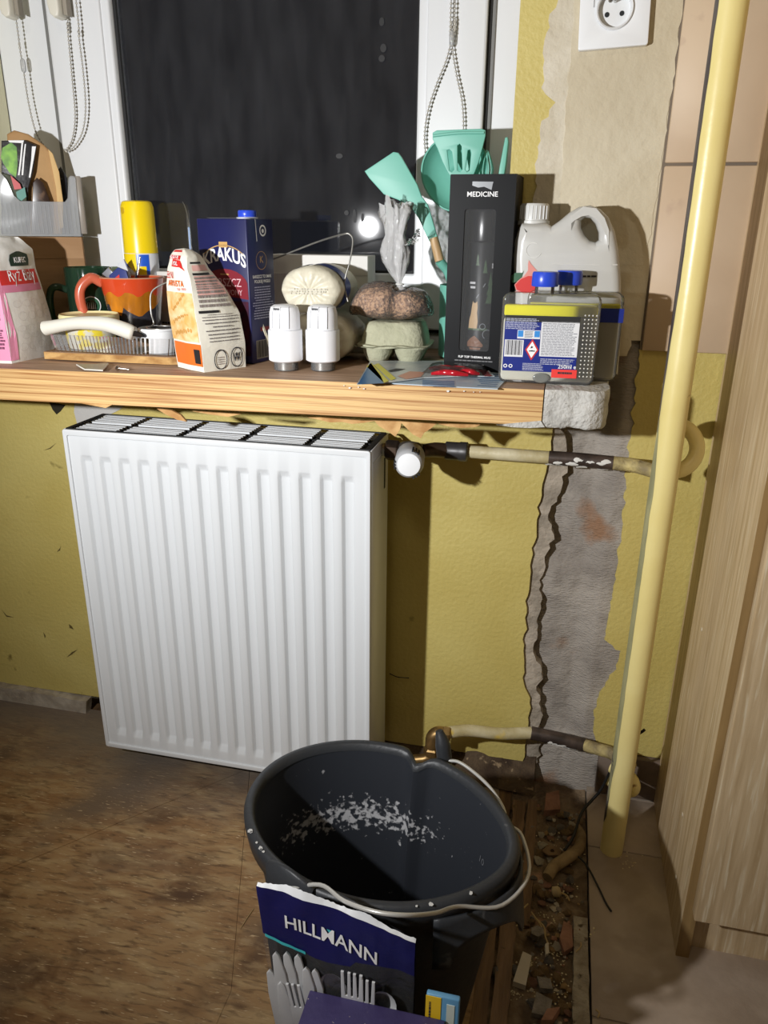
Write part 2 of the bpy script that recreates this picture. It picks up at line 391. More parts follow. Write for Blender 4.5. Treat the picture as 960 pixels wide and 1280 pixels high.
# ================================================================ window
win = struct(link('window_1', None, None, (0, 0, 0)))
FX0, FX1, SX0, SX1, GX0, GX1 = -.238, .662, -.128, .607, -.014, .504
ZB, ZSB, ZGB, ZT = .752, .800, .888, 1.9
def ring(name, x0, x1, z0, z1, w0, w1, wb, wt, y0, y1, mat, par, bev=.003):
    a = rrect(x0, x1, z0, z1, .002, 2); b_ = rrect(x0+w0, x1-w1, z0+wb, z1-wt, .002, 2)
    return outline(name, [a, b_], (y1-y0)/2-bev, bev, mat, par, Matrix.Translation((0, (y0+y1)/2, 0)) @ MXZ)
fr = ring('window_frame', FX0, FX1, ZB-.03, ZT+.06, .12, .07, .066, .06, .142, .205, white_pvc, win)
sa = ring('window_sash', SX0, SX1, ZSB-.012, ZT+.01, .10, .09, .075, .08, .126, .19, white_pvc, win)
ring('glazing_bead', SX0+.088, SX1-.078, ZSB+.052, ZT-.06, .026, .026, .026, .026, .131, .16, white_pvc, sa, .004)
ring('sash_gasket', SX0-.0065, SX1+.0060, ZSB-.018, ZT+.016, .008, .008, .008, .008, .137, .1425, gasket, win, .0005)
ring('frame_rebate', SX0-.013, SX1+.0115, ZSB-.022, ZT+.02, .007, .006, .005, .005, .1385, .1425, M('grey_rebate', (120, 120, 118), .5), win, .0005)
ring('glass_gasket', GX0-.001, GX1+.001, ZGB-.012, ZT-.08, .006, .006, .006, .006, .144, .15, gasket, win, .0005)
def night_glass():
    m = bpy.data.materials.new('window_glass'); m.use_nodes = True; nt = m.node_tree; N = nt.nodes; L = nt.links
    N.remove(N['Principled BSDF']); out = N['Material Output']; tc = N.new('ShaderNodeTexCoord')
    t = N.new('ShaderNodeBsdfTransparent'); d = N.new('ShaderNodeBsdfDiffuse'); d.inputs[0].default_value = (.75, .76, .8, 1)
    g = N.new('ShaderNodeBsdfGlossy'); g.inputs['Roughness'].default_value = .03
    fr = N.new('ShaderNodeFresnel'); fr.inputs[0].default_value = 1.55
    mp = N.new('ShaderNodeMapping'); mp.inputs['Scale'].default_value = (9, 1, 2.2); L.new(tc.outputs['Object'], mp.inputs[0])
    n = N.new('ShaderNodeTexNoise'); n.inputs['Scale'].default_value = 5; n.inputs['Detail'].default_value = 6; L.new(mp.outputs[0], n.inputs['Vector'])
    r = N.new('ShaderNodeMapRange'); r.inputs[1].default_value = .3; r.inputs[2].default_value = .75; r.inputs[3].default_value = .004; r.inputs[4].default_value = .015; L.new(n.outputs['Fac'], r.inputs[0])
    a = N.new('ShaderNodeMixShader'); L.new(r.outputs[0], a.inputs[0]); L.new(t.outputs[0], a.inputs[1]); L.new(d.outputs[0], a.inputs[2])
    c = N.new('ShaderNodeMixShader'); L.new(fr.outputs[0], c.inputs[0]); L.new(a.outputs[0], c.inputs[1]); L.new(g.outputs[0], c.inputs[2]); L.new(c.outputs[0], out.inputs[0])
    return m
box('window_pane', (SX0+.09, SX1-.08, .150, .154, ZSB+.05, ZT-.06), night_glass(), win)
smud = M('window_grime', (20, 20, 21), .6)
for (px, py, rx, rz) in ((477, 27, .004, .006), (479, 60, .005, .006), (477, 73, .005, .005), (443, 270, .003, .011), (433, 266, .004, .004), (453, 272, .0025, .007), (424, 195, .006, .004)):
    p = at(px, py, y=.149)
    polypatch('window_smudge', planefn((p.x, .1495, p.z), (1, 0, 0), (0, 0, 1)), disc(0, 0, rx, rz, 12), smud, win)
# painted plaster jamb of the window niche
struct(box('trim_1', (-.245, -.238, 0, .142, .75, 2.5), M('niche_jamb_paint', (226, 222, 190), .7), None), 'pale yellow jamb of the window niche')

# ================================================================ rest of the room shell
struct(box('wall_left', (-1.85, -1.8, -3.4, .05, -.05, 2.55), roomwall))
struct(box('wall_right', (1.9, 1.95, -3.4, .05, -.05, 2.55), roomwall))
struct(box('wall_front', (-1.8, 1.9, -3.4, -3.35, -.05, 2.55), roomwall))
struct(box('ceiling', (-1.8, 1.9, -3.4, .30, 2.5, 2.55), roomwall))

# ================================================================ floor
fl = struct(box('floor', (-1.8, 1.9, -3.35, .05, -.08, -.03), dirt))
box('subfloor_screed', (-1.8, .718, -3.35, .03, -.03, -.006), oldwood, fl)
box('subfloor_screed', (.87, 1.9, -3.35, .03, -.03, -.0014), M('floor_tile_grout', (150, 136, 120), .9), fl)
# worn brown hardboard sheets: three sheets with fine seams
a0 = at(0, 1090, z=0); a1 = at(240, 990, z=0); sl = (a1.y-a0.y)/(a1.x-a0.x)
def seam(x): return a0.y+sl*(x-a0.x)
xe = .716
P_up = [(-1.79, .0), (-1.79, seam(-1.79)+.0004), (.30, seam(.30)+.0004), (.30, 0)]
slab('floor_sheet', [(-1.79, .0), (-1.3, seam(-1.3)), (.255, seam(.255)), (.255, -.02), (.255, 0)], -.006, 0, floormat, fl, 'z')
slab('floor_sheet', [(-1.79, -3.35), (-1.79, -.004), (-1.3008, seam(-1.3)-.001), (.2553, seam(.255)-.0009), (.4035, -.52), (.42, -3.35)], -.006, -.0004, floormat, fl, 'z')
slab('floor_sheet', [(.2556, 0), (.2560, seam(.255)-.0005), (.404, -.52), (.422, -3.35), (xe, -3.35)] + jag([(xe, -2), (xe, -.4), (xe, 0)], .002, .02, 8)[1:], -.006, -.0002, floormat, fl, 'z')
# beige floor tiles right of the trench
tx = [.868, 1.168, 1.468, 1.768]; ty = [-.012, -.145, -.445, -.745, -1.045, -1.345]
for i in range(3):
    for j in range(5):
        box('floor_tile', (tx[i]+.0015, tx[i+1]-.0015, ty[j+1]+.0015, ty[j]-.0015, -.0012, .0), floortile, fl, .001, 1)
# ================================================================ window sill
pine = M('pine_edge_grain', (216, 178, 120), .6, col2=(158, 106, 56), scale=26, stretch=(.12, 1, 10), detail=4, lo=.47, hi=.66, bump=.3, bscale=40, bstretch=(.4, 1, 8))
pinetop = M('pine_top_worn', (186, 154, 126), .6, col2=(150, 120, 94), scale=10, stretch=(1, 14, 1), bump=.2, bscale=30, bstretch=(1, 12, 1))
sill = thing('window_sill', 'thick raw pine window sill board with frayed lower edge above the radiator', 'window sill')
def yf(x): return -.205+.014*min(1, (x+.05)/.79)
so = [(-.75, yf(-.75)), (-.05, yf(-.05)), (.2, yf(.2)), (.45, yf(.45)), (.739, yf(.739)), (.739, -.0045), (.663, -.0045), (.663, .141), (-.236, .141), (-.236, -.001), (-.75, -.001)]
n = len(so); TH = .047
V = [(x, y, SZ(x)) for x, y in so]+[(x, y, SZ(x)-TH) for x, y in so]
Fc = [tuple(range(n)), tuple(range(n, 2*n))]+[(i, (i+1) % n, n+(i+1) % n, n+i) for i in range(n)]
mk('board', V, Fc, [pine, pinetop], sill, fm=[1]+[0]*(n+1))
torn = M('torn_pine_fibre', (206, 166, 110), .8, col2=(168, 122, 70), scale=40, bump=.5)
def frontpt(px, py, dy=0): 
    p = at(px, py, y=-.2); p = at(px, py, y=yf(p.x)-.0015+dy); return p
def splinter(pts, t=.004):
    P = [frontpt(*q) for q in pts]; k = len(P)
    Q = [p+Vector((0, t, 0)) for p in P]
    mk('splinter', P+Q, [tuple(range(k)), tuple(range(k, 2*k))]+[(i, (i+1) % k, k+(i+1) % k, k+i) for i in range(k)], torn, sill)
splinter([(196, 511), (214, 513), (226, 519), (233, 527), (222, 525), (207, 518)])
splinter([(468, 526), (502, 527), (500, 537), (494, 546), (485, 539), (474, 533)])
splinter([(500, 527), (545, 530), (538, 536), (530, 541), (526, 548), (516, 543), (509, 536)])
splinter([(548, 530), (600, 531), (595, 534), (575, 535), (560, 533)])
splinter([(385, 522), (400, 522), (425, 524), (455, 526), (470, 526), (455, 528.5), (440, 530), (428, 527.5), (412, 528), (400, 525)])
splinter([(95, 503), (140, 506), (132, 510), (116, 507)])
splinter([(240, 514), (300, 518), (285, 521), (262, 518)])
paint_flake = M('white_paint_flake', (222, 222, 218), .7)
for q in ((430, 482), (448, 484), (560, 489), (580, 489), (592, 490), (600, 490), (437, 485), (455, 486)):
    p = frontpt(*q, -.001); r_ = random.uniform(.001, .003)
    mk('paint_fleck', [p+Vector((-r_, 0, 0)), p+Vector((0, 0, -r_*.6)), p+Vector((r_, -.0005, r_*.2)), p+Vector((0, -.0004, r_*.6))], [(0, 1, 2, 3)], paint_flake, sill)
# concrete stub at the right end
x0, x1, rr0 = .7405, .822, .026; yF = -.190; zT = SZ(.77)-.0002; prof_ = []
for k in range(15): prof_.append((x0+(x1-rr0-x0)*k/14, yF))
for k in range(1, 8): a = R(-90+90*k/7); prof_.append((x1-rr0+rr0*math.cos(a), yF+rr0+rr0*math.sin(a)))
for k in range(1, 16): prof_.append((x1, yF+rr0+(-.007-yF-rr0)*k/15))
prof_ += [(x0+.04, -.007), (x0, -.007)]
V = []; F = []; m_ = len(prof_); lev = [(-.0495, .965), (-.047, .985), (-.04, 1), (-.03, 1), (-.02, 1), (-.010, 1), (-.003, .995), (0, .975)]
for dz_, k_ in lev:
    for (x, y) in prof_:
        p = Vector((x, y, zT+dz_)); nn = noise.noise(p*55)*.0026+noise.noise(p*170)*.0014
        cx_, cy_ = .775, -.09; xx = cx_+(x-cx_)*(k_ if x > .745 else 1); yy = cy_+(y-cy_)*k_
        if y < -.15: yy += nn
        if x > .80: xx += nn
        V.append((xx, yy, p.z+(nn*.8 if dz_ < -.02 else nn*.15)))
for i in range(len(lev)-1):
    for q in range(m_): F.append((i*m_+q, i*m_+(q+1) % m_, (i+1)*m_+(q+1) % m_, (i+1)*m_+q))
F += [tuple(range(m_)), tuple(range((len(lev)-1)*m_, len(lev)*m_))]
mk('concrete_stub', V, F, cement_white, sill, True, auto=50)
mk('mortar_smear', [frontpt(*q) for q in ((620, 531), (650, 528), (676, 526), (681, 534), (660, 535), (640, 534))], [(0, 1, 2, 3, 4, 5)], cement_white, sill)

# ================================================================ radiator
enamel = M('white_radiator_enamel', (216, 219, 221), .36, spec=.45)
slot_dark = M('radiator_inner_dark', (30, 32, 34), .8)
RX0, RX1, RY, RD, RZ0, RZ1 = 0, .502, -.155, .112, .049, .649
rad = thing('panel_radiator', 'white steel panel radiator with vertical grooves mounted under the window sill', 'radiator')
# front panel as one pressed sheet
xs = [RX0+.006]; ng = 14; p_ = .0332; xc0 = (RX0+RX1)/2-p_*(ng-1)/2
prof = [(RX0+.004, 0), (RX0+.012, 0)]
for k in range(ng):
    c = xc0+k*p_
    prof += [(c-.0110, 0), (c-.0098, .0008), (c-.0070, .0065), (c-.0060, .0074), (c+.0060, .0074), (c+.0070, .0065), (c+.0098, .0008), (c+.0110, 0)]
prof += [(RX1-.012, 0), (RX1-.004, 0)]
zl = [(RZ0+.003, 0), (RZ0+.026, 0), (RZ0+.029, .15), (RZ0+.038, .9), (RZ0+.041, 1), (RZ1-.054, 1), (RZ1-.051, .9), (RZ1-.043, .15), (RZ1-.040, 0), (RZ1-.003, 0)]
V = [(x, RY+d*k, z) for z, k in zl for x, d in prof]; m_ = len(prof)
Fc = [(j*m_+i, j*m_+i+1, (j+1)*m_+i+1, (j+1)*m_+i) for j in range(len(zl)-1) for i in range(m_-1)]
fp = mk('front_panel', V, Fc, enamel, rad, True, auto=55)
# pressed rim line round the panel
outline('panel_rim', [rrect(RX0+.0005, RX1-.0005, RZ0, RZ1-.0005, .004, 3), rrect(RX0+.0075, RX1-.0075, RZ0+.009, RZ1-.010, .003, 3)], .0012, .0012, enamel, fp, Matrix.Translation((0, RY-.0006, 0)) @ MXZ)
box('rear_panel', (RX0+.004, RX1-.004, RY+RD-.008, RY+RD, RZ0, RZ1-.006), enamel, rad, .002, 1)
for x0, x1 in ((RX0, RX0+.002), (RX1-.002, RX1)):
    sp = box('side_cover', (x0, x1, RY+.002, RY+RD, RZ0+.002, RZ1-.001), enamel, rad, .0008, 1)
    if x0 > .2:
        box('side_slot', (RX1-.001, RX1+.0004, RY+RD-.028, RY+RD-.02, RZ1-.085, RZ1-.035), slot_dark, sp)
        box('side_fold', (RX1-.0005, RX1+.0008, RY+.012, RY+RD-.006, RZ1-.024, RZ1-.021), enamel, sp)
box('convector_core', (RX0+.006, RX1-.006, RY+.012, RY+RD-.012, RZ0+.02, RZ1-.012), slot_dark, rad)
gr = outline('grille_frame', [rrect(RX0+.002, RX1-.002, RY+.004, RY+RD-.002, .002, 2), rrect(RX0+.0105, RX1-.0105, RY+.0075, RY+RD-.006, .001, 2)], .0006, .0004, M('grille_gap_dark', (38, 41, 44), .5), rad, Matrix.Translation((0, 0, RZ1-.001)))
slat0 = None
gx = [RX0+.0125, .096, .198, .300, .402, RX1-.0125]; ys = [RY+.0105+.0088*k for k in range(11)]
for k, y in enumerate(ys):
    if k == 4: continue
    for a, b_ in zip(gx, gx[1:]):
        L_ = b_-a-.013
        if slat0 is None:
            slat0 = box('grille_slat', (-.5, .5, -.0024, .0024, -.0022, .0008), enamel, rad); s = slat0
        else:
            s = slat0.copy(); C.objects.link(s); s.parent = rad
        s.location = ((a+b_)/2, y, RZ1-.0005); s.scale = (L_, 1, 1)
for y in (ys[4],): box('grille_rail', (gx[0], gx[-1], y-.0016, y+.0016, RZ1-.004, RZ1-.0022), slot_dark, rad)
for a in gx[1:-1]: box('grille_rail', (a-.0025, a+.0025, ys[0], ys[-1], RZ1-.006, RZ1-.0035), slot_dark, rad)
for x in (.09, .41): box('wall_bracket', (x-.015, x+.015, RY+RD, .0, .3, .58), M('grey_bracket_steel', (150, 152, 152), .4, 1), rad)

# ================================================================ valve and pipes
chrome = M('dull_chrome', (190, 190, 186), .25, 1); dark_metal = M('blackened_steel', (52, 46, 42), .45, .7, col2=(88, 72, 60), scale=40)
whitepl = M('white_plastic', (236, 238, 240), .3)
brass = M('worn_brass', (180, 150, 98), .42, .85, col2=(140, 112, 74), scale=60)
pipe_white = M('old_white_pipe_paint', (206, 196, 162), .5, col2=(178, 164, 120), scale=24, bump=.4, bscale=60, col3=(206, 178, 84), scale3=14, lo3=.6, hi3=.66)
pipe_yellow = M('yellow_pipe_gloss', (234, 219, 152), .32, col2=(228, 210, 138), scale=8, bump=.12, bscale=40, col3=(150, 120, 70), scale3=60, lo3=.74, hi3=.78)
pipe_dark = M('bare_black_pipe', (58, 50, 46), .4, .4, col2=(96, 82, 74), scale=34)
smear = M('white_putty_smear', (220, 218, 212), .8)
vl = thing('thermostatic_valve', 'white and grey thermostatic radiator valve fitted on the supply pipe', 'valve')
YV, ZV = -.085, .632
tube('valve_tail', [(.497, YV, ZV), (.527, YV, ZV)], .010, chrome, vl, 16)
lathe('union_nut', [(.014, 0), (.016, .003), (.016, .018), (.014, .021)], dark_metal, vl, 6, mx=Matrix.Translation((.508, YV, ZV)) @ Matrix.Rotation(R(90), 4, 'Y'), auto=20)
lathe('valve_body', [(.011, 0), (.0145, .006), (.016, .017), (.0145, .030), (.011, .036)], M('grey_valve_body', (120, 118, 114), .35, .8), vl, 24, mx=Matrix.Translation((.528, YV, ZV)) @ Matrix.Rotation(R(90), 4, 'Y'))
hc = at(511, 581, y=-.155); hb = Vector((.548, YV-.005, ZV-.002)); ax = (hc-hb); hl = ax.length
hm = Matrix.Translation(hb) @ ax.to_track_quat('Z', 'Y').to_matrix().to_4x4()
gp = M('grey_head_plastic', (178, 180, 182), .4)
lathe('head_collar', [(.012, -.006), (.014, 0), (.0175, .006), (.0195, .012)], chrome, vl, 24, mx=hm)
hd = lathe('sensor_head', [(.0195, .010), (.0215, .016), (.0215, hl-.012), (.0200, hl-.003), (.017, hl), (.001, hl)], gp, vl, 36, mx=hm)
lathe('head_cap', [(.0172, hl-.0005), (.0165, hl+.0012), (.010, hl+.0022), (.0008, hl+.0026)], whitepl, hd, 32, mx=hm)
for g0 in (50, 170, 290):
    for k in range(3):
        a = R(g0+k*13)
        box('grip_slot', (-.0011, .0011, -.0012, .0012, hl-.022, hl+.0004), slot_dark, hd, mx=hm @ Matrix.Rotation(a, 4, 'Z') @ Matrix.Translation((.0208, 0, 0)))
pu = thing('supply_pipe', 'upper horizontal heating pipe with patchy paint running from valve to yellow riser', 'pipe')
def px3(px, py, y): return at(px, py, y=y)
PY = -.048
zA = .628
tube('union_sleeve', [(.562, -.078, ZV), (.580, -.062, ZV-.001), (.600, PY-.004, zA)], [.010, .0115, .0115], dark_metal, pu, 16, 4)
lathe('union_nut', [(.0125, 0), (.0145, .002), (.0145, .022), (.0155, .024), (.0155, .034), (.0125, .036)], M('black_coupling', (60, 58, 58), .4, .3), pu, 12, mx=Matrix.Translation((.594, PY-.003, zA)) @ Matrix.Rotation(R(90), 4, 'Y'))
pA = Vector((.628, PY, zA)); pB = Vector((.752, PY, zA-.0005)); pC = Vector((.845, PY-.004, zA-.001)); pD = Vector((.905, PY-.03, zA-.002))
tube('pipe_length', [pA, (.69, PY-.001, zA), pB], .0098, pipe_white, pu, 16, 3)
bp_ = tube('bare_pipe_length', [pB, (.8, PY-.002, zA), pC], .0105, pipe_dark, pu, 16, 3)
tube('pipe_elbow', [pC, (.872, PY-.008, zA-.001), pD], .0102, M('crusty_yellow_pipe', (196, 178, 118), .7, col2=(130, 116, 84), scale=40, bump=1, bscale=90), pu, 16, 4)
rnd = random.Random(3)
def smears(parent, c0, c1, r, cnt, seed, nm='putty_smear'):
    rr = random.Random(seed)
    for k in range(cnt):
        t = rr.uniform(.1, .95); p = c0.lerp(c1, t); a = R(rr.uniform(150, 290)); L_ = rr.uniform(.006, .02); wd = rr.uniform(.15, .4)
        V = []; F = []
        for i in range(7):
            for j in range(3):
                an = a+wd*(j-1)*math.sin(math.pi*(i+.5)/7)+.2*noise.noise((i*.7, k*3.1, 0)); x = p.x-L_/2+L_*i/6
                hgt = r+(.0012 if j == 1 else .0001)
                V.append((x, p.y+hgt*math.cos(an)*1.0, p.z+hgt*math.sin(an)*-1.0) if False else (x, p.y+hgt*math.cos(an), p.z-hgt*math.sin(an)*-1))
        for i in range(6):
            for j in range(2): q = i*3+j; F.append((q, q+1, q+4, q+3))
        mk(nm, V, F, smear, parent, True)
smears(pu, pB.lerp(pC, .25), pC, .0106, 9, 4)
smears(pu, pB, pB.lerp(pC, .2), .0106, 4, 6)

pl = thing('return_pipe', 'lower heating pipe with brass elbow and chipped paint near the floor', 'pipe')
e0 = at(546, 916, y=-.075); LY = -.04
q1 = at(585, 913, y=-.06); q2 = at(625, 917, y=LY-.012); q3 = at(664, 916, y=LY); q4 = at(730, 931, y=LY); q5 = at(765, 942, y=LY-.03)
tube('pipe_length', [e0+Vector((.012, .002, 0)), q1, q2, q3], .0105, pipe_white, pl, 16, 5)
tube('bare_pipe_length', [q3, q3.lerp(q4, .5)+Vector((0, 0, .001)), q4], .0115, pipe_dark, pl, 16, 4)
tube('pipe_elbow', [q4, q4.lerp(q5, .5), q5, q5+Vector((.03, -.03, 0))], .0105, M('crusty_yellow_pipe', (196, 178, 118)), pl, 16, 4)
smears(pl, q3.lerp(q4, .3), q4, .0116, 6, 12)
be = tube('brass_elbow', [e0+Vector((.012, 0, 0)), e0+Vector((.002, 0, -.001)), e0+Vector((-.006, -.002, -.009)), e0+Vector((-.007, -.003, -.028))], .0125, brass, pl, 18, 4)
lathe('compression_nut', [(.0125, 0), (.0145, .002), (.0145, .012), (.0125, .014)], brass, pl, 6, mx=Matrix.Translation(e0+Vector((.010, 0, 0))) @ Matrix.Rotation(R(90), 4, 'Y'), auto=20)
lathe('compression_nut', [(.012, 0), (.015, .002), (.015, .013), (.012, .016)], brass, pl, 6, mx=Matrix.Translation(e0+Vector((-.007, -.003, -.044))), auto=20)
tube('pipe_stub', [e0+Vector((-.007, -.003, -.04)), e0+Vector((-.02, -.005, -.055)), (.49, -.09, .055)], .009, brass, pl, 14, 4)

rs = thing('riser_pipe', 'tall yellow painted vertical riser pipe standing beside the wooden cabinet', 'pipe', (.9065, -.1445, 0))
tube('pipe_length', [(0, 0, 0), (0, 0, .6), (0, 0, 2.5)], .0178, pipe_yellow, rs, 28)
worn = M('bare_strip_of_pipe', (66, 58, 58), .6, col2=(104, 98, 92), scale=50, stretch=(1, 1, .2), bump=.5)
def strip(a0, a1, z0, z1, mat, nm, seed, r=.0181, amp=.25):
    V = []; F = []; n_ = int((z1-z0)/.008)
    for i in range(n_+1):
        z = z0+(z1-z0)*i/n_; k = amp*noise.noise((z*30, seed, 0)); tp = min(1, 8*(z1-z)/(z1-z0), 8*(z-z0)/(z1-z0)+.1)
        for j in range(4):
            a = R(a0+(a1-a0)*(.5+(j/3-.5)*tp)); a += k*.35*(1 if j in (0, 3) else 1)
            V.append((r*math.cos(a), r*math.sin(a), z))
    for i in range(n_):
        for j in range(3): q = i*4+j; F.append((q, q+1, q+5, q+4))
    mk(nm, V, F, mat, rs, True)
strip(168, 212, .70, 2.4, worn, 'bare_strip', 1)
strip(160, 210, .055, .19, worn, 'bare_strip', 2)
strip(176, 222, .10, .72, M('grey_green_old_paint', (168, 164, 122), .6, col2=(140, 138, 104), scale=40, stretch=(1, 1, .3)), 'old_paint_strip', 4)
ringy = M('yellow_pipe_gloss', (234, 219, 152))
rc = at(843, 560, y=-.10)-Vector((.9065, -.1445, 0))
tube('bypass_bend', [rc+Vector((.0295*math.cos(R(a)), .012*math.sin(R(a)), .0295*math.sin(R(a)))) for a in range(-125, 126, 10)], .0105, ringy, rs, 16)
lc = at(788, 985, y=-.10)-Vector((.9065, -.1445, 0))
tube('lower_bend', [lc+Vector((-.03, .03, -.012)), lc+Vector((-.005, .01, -.012)), lc+Vector((0.004, 0, .0)), lc+Vector((-.002, 0, .018)), lc+Vector((-.03, .02, .022))], .0115, ringy, rs, 14, 4)

# ================================================================ tall cabinet at the right
oak = M('oak_laminate', (194, 171, 136), .5, col2=(170, 145, 108), scale=9, stretch=(11, 11, .55), detail=5, lo=.4, hi=.66, bump=.08, bscale=30, bstretch=(12, 12, .4), col3=(206, 190, 160), scale3=24, stretch3=(9, 9, .5), lo3=.56, hi3=.68)
oakedge = M('oak_edge_band', (150, 122, 78), .55, col2=(128, 102, 62), scale=14, stretch=(4, 4, .3))
cab = thing('tall_cabinet', 'tall oak laminate kitchen cabinet standing right of the yellow riser pipe', 'cabinet', (.985, -.325, 0))
sp = box('side_panel', (0, .0175, 0, .318, 0, 2.2), oak, cab)
box('edge_band', (.0002, .0173, -.0012, .0, 0, 2.2), oakedge, sp)
box('side_panel', (.46, .4775, 0, .318, 0, 2.2), oak, cab)
box('back_panel', (.0175, .46, .30, .31, .05, 2.2), oak, cab)
box('bottom_shelf', (.0175, .46, .002, .30, .09, .108), oak, cab)
dr = box('door', (.0095, .47, -.0215, -.0025, .0885, 2.1), oak, cab, .0012, 2)
box('plinth', (.0175, .46, .020, .036, 0, .0895), oak, cab)
for z in (.07, .16, .42):
    lathe('screw_cap', [(.003, 0), (.003, .0006), (.001, .0008)], M('pale_screw_cap', (206, 196, 176), .5), sp, 10, mx=Matrix.Translation((0, .05+z*.3, z)) @ Matrix.Rotation(R(-90), 4, 'Y'))
top = box('top_panel', (.0175, .46, .002, .30, 2.18, 2.2), oak, cab)

# ================================================================ wall socket
sc = thing('wall_socket', 'white wall socket with two round holes and earth pin above the sill', 'socket', (at(768, 16, y=-.006).x, -.0045, at(768, 16, y=-.006).z), rot=(0, R(-2.5), 0))
outline('face_frame', [rrect(-.0435, .0435, -.041, .041, .003, 3), disc(0, .002, .0232, n=32)], .0045, .0012, whitepl, sc, Matrix.Translation((0, -.0055, 0)) @ MXZ)
iv = Matrix.Translation((0, 0, .002)) @ Matrix.Rotation(R(90), 4, 'X')
lathe('socket_collar', [(.0235, .0), (.0235, .013), (.0222, .0145), (.0205, .0135), (.0195, .004), (.001, .004)], M('white_plastic_shade', (228, 230, 231), .35), sc, 40, mx=iv)
for x in (-.0092, .0092): lathe('socket_hole', [(.0030, .0042), (.0030, .0047), (.0008, .0047)], slot_dark, sc, 14, mx=iv @ Matrix.Translation((x, -.004, 0)))
tube('earth_pin', [(0, -.004, .0125), (0, -.016, .0125)], .0024, chrome, sc, 12)
lathe('fixing_screw', [(.0026, .004), (.0026, .0055), (.0006, .0058)], chrome, sc, 12, mx=iv @ Matrix.Translation((-.006, .0115, 0)))
box('frame_seam', (-.0265, -.0255, -.0117, -.0112, .006, .041), M('seam_shadow_gap', (150, 150, 150), .6), sc)

# ================================================================ blind chains
bead_m = M('chain_beads', (196, 192, 182), .35, .3); cordm = M('grey_chain_core', (120, 116, 110), .6)
def chain(label, paths, conn=None):
    t = thing('blind_chain', label, 'chain', group=None)
    for P in paths:
        P = catmull(P, 14); parts = []; acc = 0; L_ = [0]
        tube('chain_cord', P, .0007, cordm, t, 5)
        step = .0058; d = 0; prev = P[0]; nxt = 0
        for a, b_ in zip(P, P[1:]):
            l = (b_-a).length
            while nxt <= d+l:
                c = a.lerp(b_, (nxt-d)/l); r_ = .0019
                v = [c+Vector((0, 0, r_)), c-Vector((0, 0, r_))]+[c+Vector((r_*math.cos(k*1.0472), r_*math.sin(k*1.0472), s*r_*.45)) for s in (1, -1) for k in range(6)]
                f = [(0, 2+k, 2+(k+1) % 6) for k in range(6)]+[(1, 8+(k+1) % 6, 8+k) for k in range(6)]+[(2+k, 8+k, 8+(k+1) % 6, 2+(k+1) % 6) for k in range(6)]
                parts.append((v, f)); nxt += step
            d += l
        V, F = join_vf(parts); mk('beads', V, F, bead_m, t, True)
    if conn:
        c = Vector(conn)
        lathe('chain_connector', [(.0012, -.011), (.0038, -.008), (.0042, 0), (.0038, .008), (.0012, .011)], clear('clear_connector', haze=.35), t, 14, mx=Matrix.Translation(c))
    return t
def wp(px, py, y=.118): return at(px, py, y=y)
def ext(p, dz=.5): return Vector((p.x, p.y, p.z+dz))
chain('beaded blind chain with clear connector hanging at far left edge of the window', [[ext(wp(19, 15)), wp(19, 15), wp(24, 55), wp(29, 85), wp(36, 130), wp(46, 168), wp(60, 188)]], wp(29, 82))
chain('long looped beaded blind chain on the left window sash', [[ext(wp(82, 0)), wp(82, 0), wp(84, 30), wp(90, 95), wp(94, 145), wp(90, 175), wp(81, 190)],
      [ext(wp(95, 0, .112)), wp(95, 0, .112), wp(98, 40, .112), wp(104, 90, .112), wp(107, 135, .112), wp(103, 165, .112), wp(92, 184, .112), wp(82, 190, .112)]])
chain('beaded blind chain with clear connector looping at right window sash', [[ext(wp(564, 0)), wp(564, 0), wp(564, 30), wp(564, 50), wp(558, 75), wp(546, 105), wp(536, 135), wp(531, 165), wp(532, 190), wp(540, 205), wp(558, 210), wp(574, 196), wp(579, 168), wp(578, 130), wp(571, 95), wp(566, 65), wp(566, 50), wp(569, 25), wp(569, 0), ext(wp(569, 0))]], wp(565, 48))
beige_pl = M('ivory_plastic', (226, 222, 208), .4)
for (px, lab) in ((13, 'ivory rounded blind mechanism end at far left of the window'), (73, 'ivory rounded blind mechanism end above the left sash')):
    b0 = wp(px, 24, .105); wd = .010; zt_ = .55
    t = thing('blind_bracket', lab, 'bracket', b0)
    outline('end_cover', [[(-wd, zt_), (-wd, .02), (-wd*.7, .006), (0, 0), (wd*.8, .002), (wd, .01), (wd, zt_)]], .010, .003, beige_pl, t, MXZ)
    outline('side_cheek', [[(wd+.001, zt_), (wd+.001, .006), (wd+.008, .004), (wd+.008, zt_)]], .006, .001, M('taupe_plastic', (150, 142, 128), .5), t, Matrix.Translation((0, .006, 0)) @ MXZ)
